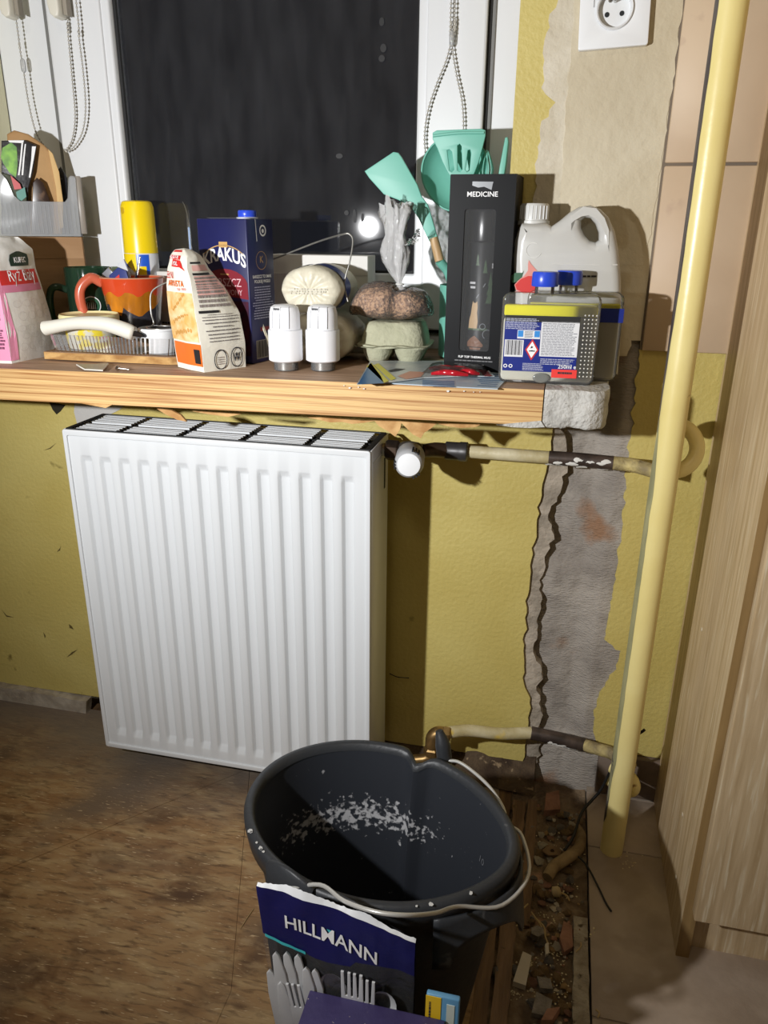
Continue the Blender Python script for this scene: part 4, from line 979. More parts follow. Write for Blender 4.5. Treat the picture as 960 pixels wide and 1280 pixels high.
# ---- black mug box
bl = M('black_card', (19, 20, 22), .45, spec=.12); bx = thing('mug_box', 'tall black gift box with cut-out window showing a dark printed thermal mug', 'box', (at(595, 456, y=-.083).x-.003, -.083, SZ(.62)+.0005), R(-3))
BW, BH, BD = .0885, .262, .080; h_ = BW/2
outline('front_panel', [rrect(-h_, h_, 0, BH, .0008, 1), rrect(-h_*.52, h_*.45, BH*.115, BH*.835, .004, 4)], .0006, 0, bl, bx, Matrix.Translation((0, .0006, 0)) @ MXZ)
for nm, b_ in (('side_panel', (-h_, -h_+.0012, .0012, BD, 0, BH)), ('side_panel', (h_-.0012, h_, .0012, BD, 0, BH)), ('back_panel', (-h_, h_, BD-.0012, BD, 0, BH)), ('base_panel', (-h_, h_, .0012, BD, 0, .0012)), ('top_panel', (-h_, h_, .0012, BD, BH-.0012, BH))): box(nm, b_, bl, bx)
fm_ = planefn((-h_, 0, 0), (1, 0, 0), (0, 0, 1), .0004)
text('lettering', 'MEDICINE', .0088, lambda x, y: fm_(h_+x, BH-.025+y), white_ink, bx, bold=.00012, sx=1.05)
mk('foil_ribbon', [fm_(h_-.014, BH-.009), fm_(h_+.014, BH-.0095), fm_(h_+.013, BH-.013), fm_(h_+.012, BH-.0195), fm_(h_+.002, BH-.0155), fm_(h_-.006, BH-.0165), fm_(h_-.014, BH-.014)], [(0, 1, 2, 3, 4, 5, 6)], M('grey_foil', (120, 122, 124), .3, .6), bx)
text('lettering', 'FLIP TOP THERMAL MUG', .0042, lambda x, y: fm_(h_+x, .0215+y), white_ink, bx, bold=.0001)
fineprint('fine_print', fm_, .016, BW-.016, .0155, .0180, 1, M('dim_print', (110, 110, 112), .5), bx, seed=3)
fineprint('fine_print', fm_, .028, BW-.028, .0095, .0125, 1, M('pale_print', (190, 190, 192), .5), bx, seed=9)
mt = M('matt_black_mug', (26, 27, 30), .4, spec=.25); rm = .0255; my = .040; mxo = .002
mug = thing('thermal_mug', 'dark thermal mug with forest prints inside the black gift box', 'mug', bx.location, R(-3))
lathe('mug_body', [(.021, .002), (rm, .004), (rm, .175), (rm-.0008, .177)], mt, mug, 36, off=(mxo, my, 0)); lathe('mug_lid', [(rm, .1775), (rm+.0003, .179), (rm+.0003, .215), (rm-.002, .222), (.001, .223)], M('black_lid_gloss', (18, 18, 22), .25), mug, 36, off=(mxo, my, 0))
def cm(x, v): a = R(-90)+x/rm; return (mxo+(rm+.0005)*math.cos(a), my+(rm+.0005)*math.sin(a), v)
pine_g = M('dark_green_print', (62, 84, 58), .5); beige_p = M('beige_print_mug', (186, 156, 118), .5); brown_p = M('brown_print', (122, 82, 58), .5); grey_p = M('grey_print', (150, 154, 160), .5)
def tree(x, z, h, w_):
    for k in range(3): polypatch('tree_print', cm, [(x-w_*(1-.22*k), z+h*.28*k), (x+w_*(1-.22*k), z+h*.28*k), (x, z+h*.28*k+h*.46)], pine_g, mug)
tree(-.006, .146, .016, .003); tree(.005, .136, .018, .0035); tree(.013, .095, .042, .006)
lx = polypatch('lynx_print', cm, [(-.0165, .060), (-.003, .060), (-.002, .070), (-.0035, .082), (-.003, .090), (-.004, .098), (-.006, .0955), (-.009, .0955), (-.0105, .098), (-.012, .090), (-.013, .080), (-.0155, .072)], beige_p, mug)
polypatch('mushroom_print', cm, [(-.018, .034), (.006, .034), (.007, .037), (-.001, .046), (-.006, .050), (-.012, .046), (-.018, .040)], brown_p, mug)
polypatch('mushroom_print', cm, [(-.012, .030), (.003, .030), (.004, .033), (-.014, .033)], brown_p, mug)
polypatch('ground_print', cm, [(-.018, .058), (.010, .057), (.012, .0605), (-.018, .0605)], pine_g, mug)
ringpatch('swirl_print', cm, .005, .063, .0035, .0042, grey_p, mug, 16); ringpatch('swirl_print', cm, .012, .052, .006, .0066, grey_p, mug, 16, 60, 240)
for (x, z, w_) in ((-.013, .121, .005), (-.012, .115, .0042), (.0175, .146, .0035), (.0175, .1425, .0035)): polypatch('pale_mark', cm, [(x-w_, z), (x+w_, z), (x+w_, z+.003), (x-w_, z+.003)], M('pale_print', (190, 190, 192)), mug)
mk('dotted_line', [cm(-.006, .102), cm(-.0055, .1015), cm(.0065, .122), cm(.006, .1225)], [(0, 1, 2, 3)], grey_p, mug)
lil = M('lilac_print', (190, 188, 226), .5)
for (a, b_, c_, d_) in ((.001, .010, .0235, .0255), (.008, .010, .0125, .0255), (.001, .006, .0195, .0212), (.0045, .006, .0105, .0212)): polypatch('corner_logo', cm, [(a, c_), (b_, c_), (b_, d_), (a, d_)], lil, mug)
box('window_film', (-h_*.6, h_*.52, .0016, .0019, BH*.1, BH*.85), clear('window_film_clear', haze=.03, rough=.05), bx)

# ---- detergent jug
jy = -.0455
jug_m = clear('translucent_jug', tint=(240, 240, 236), haze=.72, rough=.25, hazecol=(222, 221, 216))
jg = thing('detergent_jug', 'translucent white detergent jug with loop handle against the plaster wall', 'jug', (0, 0, 0))
zb = SZ(.77)+.0008
jo = [(646, 470), (645, 440), (644, 370), (643, 320), (645, 300), (650, 285), (653, 279), (684, 279), (690, 283), (700, 276), (712, 266), (724, 259), (738, 257), (750, 262), (760, 272), (768, 290), (772, 312), (775, 345), (776, 380), (774, 430), (771, 470)]
jo2 = ptool(jo, jy); jmin = min(z for x, z in jo2); jo2 = [(x, max(z, zb)) if z > jmin+.02 else (x, zb+.0015) for x, z in jo2]
hole = ptool([(726, 276), (731, 272), (738, 273), (744, 280), (748, 291), (748, 300), (744, 303), (737, 301), (730, 294), (726, 285)], jy)
outline('jug_body', [jo2, hole], .019, .0125, jug_m, jg, Matrix.Translation((0, jy, 0)) @ MXZ)
cj = at(667, 279, y=jy)
grey_cap = M('frosted_cap', (206, 206, 202), .4)
cap1 = lathe('cap', [(.0215, 0), (.0215, .005), (.0195, .0055), (.0195, .024), (.0175, .027), (.001, .027)], grey_cap, jg, 36, off=(cj.x, jy, cj.z-.002))
for k in range(9): box('cap_rib', (-.0006, .0006, -.0006, .0006, .007, .024), M('white_plastic_shade', (228, 230, 231)), cap1, mx=Matrix.Translation((cj.x+.0197*math.cos(R(200+k*16)), jy+.0197*math.sin(R(200+k*16)), cj.z-.002)))
fj = lambda a, b_: at(a, b_, y=jy-.0322)
polypatch('label_drop', fj, [(661, 325), (664, 330), (671, 338), (675, 348), (674, 358), (668, 365), (655, 367), (645, 363), (643, 356), (648, 350), (655, 345), (660, 338), (660, 330)], M('pale_rose_label', (216, 140, 130), .5), jg)
polypatch('red_splash', lambda a, b_: at(a, b_, y=jy-.0328), [(674, 345), (673, 358), (667, 364), (655, 366), (646, 362), (644, 356), (651, 349), (660, 345)], red_ink, jg)
polypatch('leaf_print', fj, [(639, 345), (644, 341), (653, 341), (655, 338), (652, 347), (646, 352), (640, 354)], M('leaf_green_ink', (44, 92, 62), .5), jg)
fineprint('stamped_code', fj, 684, 748, 346.5, 344.0, 1, ink, jg, .9, seed=3)
ringpatch('moulded_ring', fj, 667, 313, 9.0, 9.8, M('jug_relief', (214, 213, 208), .5), jg, 24, 20, 300)
tube('moulded_seam', [at(690, 330, y=jy-.0318), at(730, 331, y=jy-.0318), at(772, 331, y=jy-.030)], .0006, M('jug_relief', (214, 213, 208), .5), jg, 6)

# ---- two flat bottles of dishwasher cleaner
bclear = clear('clear_bottle', haze=.07, rough=.06, ior=1.5); ylq = clear('yellow_liquid', tint=(240, 236, 60), haze=.85, rough=.05, hazecol=(240, 232, 30), ior=1.3); wlq = clear('clear_liquid', tint=(246, 246, 236), haze=.94, rough=.05, hazecol=(206, 204, 188))
lab_navy = M('navy_label', (28, 44, 128), .4)
def bottle(label, c, rz_, front):
    t = thing('cleaner_bottle', label, 'bottle', c, rz_, group='flat cleaner bottles at right end of sill')
    w2, H = .0625, .116
    outline('bottle_body', [rrect(-w2, w2, 0, H, .010, 5)], .0105, .004, bclear, t, Matrix.Translation((0, 0, 0)) @ MXZ)
    outline('clear_fill', [rrect(-w2+.003, w2-.003, .003, .086, .006, 3)], .009, .002, wlq, t, MXZ)
    outline('yellow_fill', [rrect(-w2+.003, w2-.003, .0865, .101, .003, 3)], .009, .002, ylq, t, MXZ)
    nx0 = -.010
    lathe('neck', [(.0125, H-.004), (.0125, H+.012), (.0115, H+.013)], bclear, t, 28, off=(nx0, 0, 0), cap=False)
    cp_ = lathe('cap', [(.0165, H+.008), (.0172, H+.0095), (.0168, H+.024), (.0155, H+.026), (.001, H+.0265)], cap_b, t, 32, off=(nx0, 0, 0))
    if not front:
        box('side_label', (w2-.03, w2+.0005, -.0155, -.0148, H-.038, H-.020), lab_navy, t); return t
    fb_ = lambda u, v, h=0: Vector((-w2+u*.125, -.0149-h, v*H))
    patch('label', fb_, .04, .80, .14, .745, lab_navy, t, 1, 1)
    patch('label_header', lambda u, v: fb_(u, v, .0002), .04, .80, .69, .76, M('black_print', (30, 30, 32)), t, 1, 1)
    patch('text_panel', lambda u, v: fb_(u, v, .0002), .415, .80, .315, .70, M('white_label', (226, 227, 230), .5), t, 1, 1)
    fineprint('fine_print', lambda u, v: fb_(u, v, .0004), .43, .785, .33, .69, 21, M('label_grey_ink', (120, 122, 130), .6), t, .45, 5)
    fineprint('fine_print', lambda u, v: fb_(u, v, .0004), .05, .40, .61, .735, 8, M('label_pale_ink', (186, 190, 206), .6), t, .45, 6)
    patch('pictogram_panel', lambda u, v: fb_(u, v, .0003), .175, .41, .505, .60, M('white_label', (226, 227, 230)), t, 1, 1)
    sky = M('sky_blue_ink', (54, 140, 214), .5)
    for u_ in (.18, .35): patch('pictogram', lambda u, v: fb_(u, v, .0005), u_, u_+.055, .525, .595, sky, t, 1, 1)
    fineprint('fine_print', lambda u, v: fb_(u, v, .0005), .25, .34, .52, .595, 6, ink, t, .4, 3)
    patch('barcode_panel', lambda u, v: fb_(u, v, .0003), .05, .245, .30, .49, M('white_label', (226, 227, 230)), t, 1, 1)
    for k in range(14): patch('barcode_bar', lambda u, v: fb_(u, v, .0005), .06+.0125*k, .06+.0125*k+.003+.003*(k % 3), .32, .485, ink, t, 1, 1)
    polypatch('hazard_diamond', lambda u, v: fb_(u, v, .0003), [(.265, .385), (.335, .265), (.405, .385), (.335, .505)], red_ink, t)
    polypatch('hazard_diamond', lambda u, v: fb_(u, v, .0005), [(.282, .385), (.335, .292), (.388, .385), (.335, .478)], white_ink, t)
    polypatch('hazard_symbol', lambda u, v: fb_(u, v, .0007), [(.305, .365), (.365, .365), (.37, .375), (.335, .38), (.305, .375)], ink, t)
    polypatch('hazard_symbol', lambda u, v: fb_(u, v, .0007), [(.318, .40), (.328, .425), (.345, .42), (.34, .405)], ink, t)
    fineprint('fine_print', lambda u, v: fb_(u, v, .0004), .25, .47, .155, .24, 6, M('label_pale_ink', (186, 190, 206)), t, .45, 7)
    fineprint('fine_print', lambda u, v: fb_(u, v, .0004), .43, .79, .225, .30, 4, M('label_pale_ink', (186, 190, 206)), t, .4, 8)
    for u_ in (.07, .125): ringpatch('round_mark', lambda u, v: fb_(u, v, .0004), u_, .195, .012, .021, white_ink, t, 14)
    text('lettering', '250ml e', .0072, lambda x, y: fb_(.71+x/.125, .205+y/H, .0004), white_ink, t, bold=.0001)
    patch('red_sticker', lambda u, v: fb_(u, v, .0007), .555, .815, .08, .175, M('red_sticker', (232, 62, 56), .5), t, 1, 1)
    fineprint('sticker_print', lambda u, v: fb_(u, v, .0009), .62, .79, .125, .15, 1, ink, t, .9, 2)
    for i in range(3):
        for j in range(15): pass
    pts = []
    for i in range(4):
        for j in range(16):
            V0, F0 = lathe_vf([(.0011, 0), (.0008, .0006), (.0001, .0009)], 6, cap=False)
            mm = Matrix.Translation((w2-.019+.0048*i, -.0146, .012+.0052*j)) @ Matrix.Rotation(R(90), 4, 'X'); pts.append(([mm @ Vector(v) for v in V0], F0))
    V0, F0 = join_vf(pts); st_ = mk('grip_dots', V0, F0, M('clear_dot', (226, 226, 216), .2), t, True)
    lathe('bottom_dimple', [(.011, 0), (.010, .0008), (.007, .0012), (.0005, .0004)], M('dimple_grey', (120, 122, 118), .15), t, 24, mx=Matrix.Translation((-.006, -.0142, .008)) @ Matrix.Rotation(R(90), 4, 'X') @ Matrix.Diagonal((1, .6, 1, 1)))
    return t
c1 = at(681, 478, y=-.139); bottle('flat clear bottle with blue cap and printed navy label at sill end', (c1.x, -.139, SZ(.73)+.0005), R(3), True)
c2 = at(706, 474, y=-.102); bottle('second blue-capped clear bottle half hidden behind the labelled one', (c2.x+.004, -.101, SZ(.76)+.0005), R(3), False)

# ---- leaflets and blister card
def flatpoly(name, px, z, th, mat, parent):
    pts = [at(a, b_, z=z) for a, b_ in px]
    return slab(name, [(p.x, p.y) for p in pts], z, z+th, mat, parent, 'z')
zz = SZ(.58)+.0012
lfa = thing('leaflet', 'blue and white printed leaflet lying flat under the blister card', 'leaflet')
flatpoly('sheet', [(470, 479), (520, 464), (641, 466), (622, 487), (560, 484)], zz, .0012, M('pale_blue_paper', (168, 190, 206), .4, col2=(196, 206, 212), scale=30), lfa)
fz = lambda a, b_: at(a, b_, z=zz+.0016)
for k in range(6): polypatch('print_line', fz, [(528, 475+1.4*k), (568, 476.2+1.4*k), (568, 476.9+1.4*k), (528, 475.6+1.4*k)], M('leaflet_blue_ink', (70, 110, 160), .5), lfa)
for k in range(7): polypatch('print_line', fz, [(597+2*(k % 3), 467+2.4*k), (630-1.6*k, 468+2.4*k), (630-1.6*k, 468.7+2.4*k), (597+2*(k % 3), 467.8+2.4*k)], M('leaflet_blue_ink', (70, 110, 160), .5), lfa)
lfb = thing('blister_card', 'glossy printed card with yellow stripes and a clear red blister', 'blister card')
z2 = zz+.0024
flatpoly('card', [(446, 481), (463, 452), (560, 452), (602, 456), (618, 471), (570, 471), (530, 473), (480, 479)], z2, .0014, M('glossy_card', (176, 184, 188), .25, col2=(206, 208, 206), scale=26), lfb)
fz2 = lambda a, b_: at(a, b_, z=z2+.0018)
polypatch('blue_print', fz2, [(447, 480.5), (463, 453), (476, 470), (480, 479)], M('leaflet_deep_blue', (48, 112, 168), .3), lfb)
polypatch('yellow_stripe', fz2, [(458, 458), (464, 453.5), (486, 476), (480, 478.5)], M('lemon_ink', (222, 214, 70), .4), lfb)
polypatch('yellow_stripe', fz2, [(467, 456), (473, 454), (495, 473), (489, 475.5)], M('lemon_ink', (222, 214, 70), .4), lfb)
polypatch('pink_print', fz2, [(497, 470), (512, 464), (531, 465), (526, 471), (508, 474)], M('salmon_ink', (210, 150, 128), .4), lfb)
polypatch('black_curve', fz2, [(485, 463), (495, 460.5), (507, 461), (498, 463.5), (488, 465)], ink, lfb)
polypatch('red_print', fz2, [(594, 458), (603, 458), (615, 470), (606, 470.5)], M('dark_red_ink', (150, 40, 44), .4), lfb)
redg = M('red_gloss_plastic', (190, 30, 44), .15, col2=(150, 18, 30), scale=60)
for k, (px, py, L_) in enumerate(((556, 461, .045), (572, 462, .05), (562, 467, .05), (585, 466, .03))):
    p = at(px, py, z=z2+.006)
    tube('red_piece', [p+Vector((-L_/2, -.003*math.sin(k), -.001)), p+Vector((-L_/6, .002, .001)), p+Vector((L_/6, -.002, .0012)), p+Vector((L_/2, .002, -.001))], [.002, .0042, .0042, .002], redg, lfb, 10, 4)
V = []; F = []
for i in range(13):
    for j in range(7):
        s, q = i/12*2-1, j/6*2-1; pc = at(570, 463.5, z=z2+.0016)
        V.append((pc.x+.044*s, pc.y+.030*q, pc.z+.010*max(0, 1-s**4)**.5*max(0, 1-q**4)**.5))
for i in range(12):
    for j in range(6): k = i*7+j; F.append((k, k+1, k+8, k+7))
mk('clear_blister', V, F, clear('blister_clear', haze=.03, rough=.05, ior=1.5), lfb, True)
# ================================================================ left group on the sill
zS = SZ(0)+.0005
cardb = M('brown_cardboard', (168, 132, 96), .8, col2=(156, 120, 84), scale=12, stretch=(1, 1, 6))
CRZ = math.atan2(.067, .110); CL = math.hypot(.110, .067)
cb = thing('cardboard_box', 'plain brown cardboard box in the window corner under the clear bin', 'box', (-.178, -.005, zS), CRZ)
ztop = on_local(cb, 80, 296, 0)[1]
box('box_body', (0, CL, 0, .045, 0, ztop), cardb, cb, .0008, 1)
box('lid_flap', (.0005, CL-.0005, -.0013, -.0002, ztop-.035, ztop-.001), cardb, cb)
binm = clear('clear_bin_plastic', haze=.30, rough=.1, hazecol=(206, 208, 210), ior=1.5)
bn = thing('clear_bin', 'clear ribbed plastic bin full of packets on the cardboard box', 'bin', (-.178, -.005, zS+ztop+.0008), CRZ)
def bl_(px, py, y=.001): return on_local(bn, px, py, y)
bx1 = bl_(97, 260)[0]; hb_ = bl_(60, 219)[1]; hc_ = bl_(60, 252)[1]; xl = -.024; BDp = .050
x20 = bl_(22, 252)[0]; x85 = bl_(85, 252)[0]
outline('front_panel', [[(xl, .0), (bx1, .0), (bx1+.002, hb_-.003), (bx1-.001, hb_), (bx1-.006, hb_), (bx1-.009, hb_-.004), (x85, hc_+.006), (x85-.005, hc_), (x20+.004, hc_), (x20-.004, hc_+.008), (x20-.012, hb_-.008), (x20-.020, hb_+.003), (xl, hb_+.004)]], .0008, .0003, binm, bn, MXZ)
box('side_panel', (bx1, bx1+.002, .002, BDp, .0, hb_), binm, bn, .0005, 1)
box('side_panel', (xl, xl+.002, .002, .018, .0, hb_), binm, bn, .0005, 1)
box('back_panel', (.004, bx1, BDp-.002, BDp, .0, hb_), binm, bn, .0005, 1); box('base_panel', (xl, bx1, .002, .018, 0, .0016), binm, bn); box('base_panel', (.004, bx1, .018, BDp-.002, 0, .0016), binm, bn)
box('side_rim', (bx1+.0005, bx1+.010, .002, BDp, 0.004, hb_), M('grey_bin_side', (150, 142, 132), .4), bn, .0008, 1)
for k in range(22):
    x = xl+.008+k*(bx1-xl-.014)/21; box('panel_rib', (x-.0005, x+.0005, -.0016, -.0009, .004, hc_-.004), binm, bn)
def packet(name, label, pts, y, th, mat, prints=(), cat='packet'):
    t = thing(name, label, cat, bn.location+Vector((0, 0, .0018)), CRZ)
    q = [bl_(a, b_, y) for a, b_ in pts]; q = [(x, max(z-.0018, .0)) for x, z in q]
    outline('pouch', [q], max(.0004, th/2-th*.3), th*.3, mat, t, Matrix.Translation((0, y, 0)) @ MXZ)
    for (nm, pp, m2) in prints:
        V = [Vector((bl_(a, b_, y-th/2)[0], y-th/2-.0006, bl_(a, b_, y-th/2)[1]-.0018)) for a, b_ in pp]
        mk(nm, V, [tuple(range(len(V)))], m2, t)
    return t
blk = M('black_pouch', (34, 32, 34), .35, bump=.4, bscale=40); krf = M('kraft_paper', (186, 148, 100), .75, bump=.4, bscale=40, col2=(166, 126, 80), scale=14)
lime = M('lime_leaf_print', (128, 186, 48), .45, col2=(74, 128, 30), scale=60)
packet('salad_packet', 'black packet with bright green leaf print and white stripes in the clear bin', [(2, 293), (2, 176), (30, 175), (46, 182), (42, 215), (36, 235), (34, 293)], .0135, .005, blk, prints=[
    ('leaf_print', [(3, 185), (14, 178), (21, 184), (22, 205), (20, 222), (12, 216), (4, 204), (1, 196)], lime),
    ('white_stripe', [(27, 178), (29, 178), (27, 200), (24.5, 219), (22.5, 219), (25, 200)], white_ink), ('white_stripe', [(31, 180), (32.5, 180), (30.5, 200), (29, 219), (27, 219), (28.5, 200)], white_ink),
    ('white_stripe', [(40, 183), (45, 183), (42, 200), (38, 222), (36, 222), (39, 200)], white_ink), ('white_stripe', [(10, 175.5), (30, 175.5), (29, 179), (12, 178)], white_ink)])
kb = packet('kraft_bag', 'crumpled brown kraft paper bag standing in the clear bin', [(14, 293), (9, 168), (18, 163), (36, 168), (56, 182), (66, 193), (74, 215), (78, 251), (78, 293)], .030, .012, krf)
q = [(x, z-.0018) for x, z in (bl_(a, b_, .0225) for a, b_ in ((60, 186), (66, 192), (74, 215), (79, 251), (79, 285), (74, 285), (70, 235), (63, 200)))]
outline('folded_edge', [q], .001, .001, M('kraft_light', (214, 178, 120), .7, bump=.4), kb, Matrix.Translation((0, .0225, 0)) @ MXZ)
packet('speckled_pouch', 'black speckled pouch at right inside the clear bin', [(68, 293), (70, 215), (76, 208), (84, 222), (86, 252), (88, 293)], .041, .006, M('black_speckled', (26, 26, 32), .4, col3=(200, 200, 206), scale3=160, lo3=.66, hi3=.7))
packet('sauce_sachet', 'small red and green sachet leaning in the clear bin', [(4, 293), (2, 216), (12, 219), (24, 232), (33, 245), (34, 262), (30, 293)], .0065, .003, M('olive_sachet', (70, 74, 56), .4), prints=[
    ('red_print', [(13, 219), (25, 230), (27, 236), (18, 237)], M('brick_red_ink', (190, 60, 62), .4)), ('teal_print', [(20, 240), (31, 234), (33, 246), (27, 251), (22, 249)], M('teal_ink', (60, 130, 116), .4))])
packet('brown_sachet', 'dark brown shiny sachet in the middle of the clear bin', [(39, 293), (41, 228), (46, 222), (54, 228), (62, 250), (62, 293)], .0105, .004, M('dark_brown_foil', (54, 38, 30), .25, col2=(120, 92, 70), scale=50, lo=.6, hi=.75))

# ---- mugs, can, tub
glz = M('red_orange_glaze', (206, 72, 36), .18, coat=.6); amber = M('amber_glaze', (206, 128, 30), .18, coat=.6, col2=(150, 90, 20), scale=40, stretch=(1, 1, .3)); slate = M('slate_glaze', (48, 48, 56), .22, coat=.5)
m0 = onsill(169, .012, 390); mh = at(169, 347, y=.012).z-m0.z
mg = thing('glazed_mug', 'orange and slate glazed mug holding sachets beside the flour bag', 'mug', m0)
def mr(z): s = z/mh; return .0365+.0160*s**1.4
nA = 48
def mug_ring(zs, inner, mat, nm, par, fn=None):
    V = []; F = []
    for i in range(len(zs[0]) if False else len(zs)):
        for q in range(nA):
            a = 2*math.pi*q/nA; z = zs[i] if fn is None else fn(i, a); r_ = mr(z)-(.004 if inner else 0); V.append((r_*math.cos(a), r_*math.sin(a), z))
    for i in range(len(zs)-1):
        for q in range(nA): F.append((i*nA+q, i*nA+(q+1) % nA, (i+1)*nA+(q+1) % nA, (i+1)*nA+q))
    return mk(nm, V, F, mat, par, True)
def drip1(a): return mh*(.60+.10*math.sin(3*a+1)+.10*noise.noise((a*2.2, 1, 0))+(-.16 if 4.2 < a < 4.75 else .0))
def drip2(a): return mh*(.80+.035*math.sin(9*a)+.03*noise.noise((a*5, 3, 0)))
mug_ring(range(9), False, slate, 'lower_glaze', mg, lambda i, a: drip1(a)*i/8)
mug_ring(range(7), False, amber, 'amber_glaze', mg, lambda i, a: drip1(a)+(drip2(a)-drip1(a))*i/6)
mug_ring(range(5), False, glz, 'red_glaze', mg, lambda i, a: drip2(a)+(mh-drip2(a))*i/4)
lathe('inner_wall', [(.030, .008), (.034, .014)]+[(mr(mh*k/6)-.0042, mh*k/6) for k in range(1, 7)], glz, mg, nA, cap=False)
lathe('rim', [(mr(mh)-.0042, mh), (mr(mh)-.003, mh+.0018), (mr(mh)-.001, mh+.0018), (mr(mh), mh)], M('pale_rim_glaze', (196, 140, 110), .25), mg, nA, cap=False)
lathe('foot', [(.001, 0), (.0365, 0), (.0365, .003), (.030, .008), (.001, .008)], slate, mg, nA)
ha = R(214); hd_ = Vector((math.cos(ha), math.sin(ha), 0))
tube('handle', [hd_*(mr(mh*.93)-.004)+Vector((0, 0, mh*.93)), hd_*.064+Vector((0, 0, mh*1.0)), hd_*.082+Vector((0, 0, mh*.86)), hd_*.083+Vector((0, 0, mh*.62)), hd_*.070+Vector((0, 0, mh*.36)), hd_*(mr(mh*.2)-.004)+Vector((0, 0, mh*.22))], [.008, .0085, .008, .008, .0075, .007], M('salmon_glaze', (196, 98, 72), .25, coat=.4), mg, 14, 6)
sach = [('spice_sachet', 'blue and red foil sachet standing in the glazed mug', [(136, 364), (137, 344), (148, 334), (158, 338), (162, 352), (160, 364)], -.012, M('navy_foil', (52, 62, 120), .3), [('red_print', [(143, 348), (149, 343), (150, 353), (146, 358)], red_ink)]),
        ('silver_sachet', 'grey silver sachet leaning in the glazed mug', [(133, 362), (128, 342), (136, 334), (141, 340), (142, 362)], .002, M('silver_foil', (160, 164, 172), .3, .5), []),
        ('blade_tip', 'pointed steel scissor tip sticking out of the glazed mug', [(166, 366), (169, 345), (175, 320), (176, 321), (172, 350), (170, 366)], .022, chrome, []),
        ('white_sachet', 'white glossy sachet at the back of the glazed mug', [(147, 358), (148, 330), (155, 324), (163, 345), (163, 358)], .032, M('white_foil', (210, 212, 218), .3), [])]
for nm, lab, pts, y, mt_, pr in sach:
    t = thing(nm, lab, 'scissors' if nm == 'blade_tip' else 'sachet')
    outline('pouch' if nm != 'blade_tip' else 'blade', [ptool(pts, y)], .001, .0007, mt_, t, Matrix.Translation((0, y, 0)) @ MXZ)
    for n2, pp, m2 in pr: polypatch(n2, lambda a, b_: at(a, b_, y=y-.0021), pp, m2, t)
gg = clear('green_glass', tint=(150, 190, 160), haze=.35, rough=.08, hazecol=(52, 84, 64), ior=1.5)
g0 = Vector((-.0425, .030, SZ(-.036)+.0005)); gh = at(122, 334, y=.028).z-g0.z
gm = thing('green_mug', 'tall dark green glass mug with round emblem behind the glazed mug', 'mug', g0)
lathe('mug_wall', [(.001, 0), (.034, 0), (.037, .004), (.039, gh-.002), (.0385, gh), (.0365, gh), (.035, .006), (.001, .006)], gg, gm, 40)
gd = Vector((-.86, -.5, 0))
tube('handle', [gd*.035+Vector((0, 0, gh*.72)), gd*.056+Vector((0, 0, gh*.76)), gd*.066+Vector((0, 0, gh*.66)), gd*.067+Vector((0, 0, gh*.4)), gd*.058+Vector((0, 0, gh*.22)), gd*.034+Vector((0, 0, gh*.2))], .0062, gg, gm, 12, 6)
def gmap(x, z): a = R(-58)+x/.039; return (.0396*math.cos(a), .0396*math.sin(a), z)
ringpatch('emblem', gmap, 0, gh*.55, .009, .0135, M('emblem_green', (44, 92, 66), .4), gm, 24)
ringpatch('emblem', gmap, 0, gh*.55, .0135, .015, white_ink, gm, 24)
for k in range(5): polypatch('emblem', gmap, [(-.007+.003*k, gh*.55-.006), (-.0055+.003*k, gh*.55-.006), (-.0062+.003*k, gh*.55+.006)], white_ink, gm)
s0 = onsill(175, .088, 300); sh = at(175, 251, y=.088).z-s0.z
can = thing('spray_can', 'yellow capped blue and white spray can against the window', 'spray can', s0)
rc_ = .0285
lathe('can_body', [(.001, 0), (rc_-.001, 0), (rc_, .002), (rc_, sh*.64), (rc_-.002, sh*.655)], M('white_can_enamel', (226, 228, 232), .25), can, 40)
yc = M('yellow_cap_plastic', (246, 214, 22), .3)
lathe('cap', [(rc_-.002, sh*.645), (rc_, sh*.65), (rc_-.0012, sh-.010), (rc_-.004, sh-.002), (rc_-.008, sh), (.001, sh-.001)], yc, can, 40)
lathe('cap_hole', [(.0012, 0), (.0055, .0), (.0062, .0012)], M('yellow_shadow_plastic', (206, 170, 16), .4), can, 16, mx=Matrix.Translation((rc_*math.cos(R(238))*.97, rc_*math.sin(R(238))*.97, sh-.016)) @ Matrix.Rotation(R(148), 4, 'Z') @ Matrix.Rotation(R(90), 4, 'X'))
def cmap(u, z, h=.0004): a = R(-122)+u; return ((rc_+h)*math.cos(a), (rc_+h)*math.sin(a), z)
blu = M('royal_blue_print', (40, 92, 200), .3)
def band(nm, u0, u1, f0, f1, mt_, n_=14, h=.0004):
    V = []; F = []
    for i in range(n_+1):
        u = u0+(u1-u0)*i/n_; V += [cmap(u, f0(u), h), cmap(u, f1(u), h)]
    for i in range(n_): F.append((2*i, 2*i+1, 2*i+3, 2*i+2))
    mk(nm, V, F, mt_, can, True)
band('blue_print', -.9, .55, lambda u: sh*(.40-.12*u), lambda u: sh*(.47-.12*u), blu); band('blue_print', -.9, .5, lambda u: sh*(.56-.05*u), lambda u: sh*.64, blu)
band('yellow_print', -.5, .75, lambda u: sh*(.58-.10*u), lambda u: sh*.645, yc, h=.0008)
band('black_print', -.85, -.1, lambda u: sh*.22, lambda u: sh*(.33-.1*u), M('black_print', (30, 30, 32))); band('blue_print', .7, 1.5, lambda u: sh*.18, lambda u: sh*.64, blu, h=.0006); band('yellow_print', .85, 1.3, lambda u: sh*.28, lambda u: sh*.56, yc, h=.001)
wp_ = thing('white_packet', 'white carton packet with dark marks standing between can and flour bag', 'packet', (0, .066, SZ(.08)+.0005))
xa, xb2 = at(199, 380, y=.066).x, at(236, 380, y=.066).x; zt3 = at(210, 340, y=.066).z-SZ(.08)
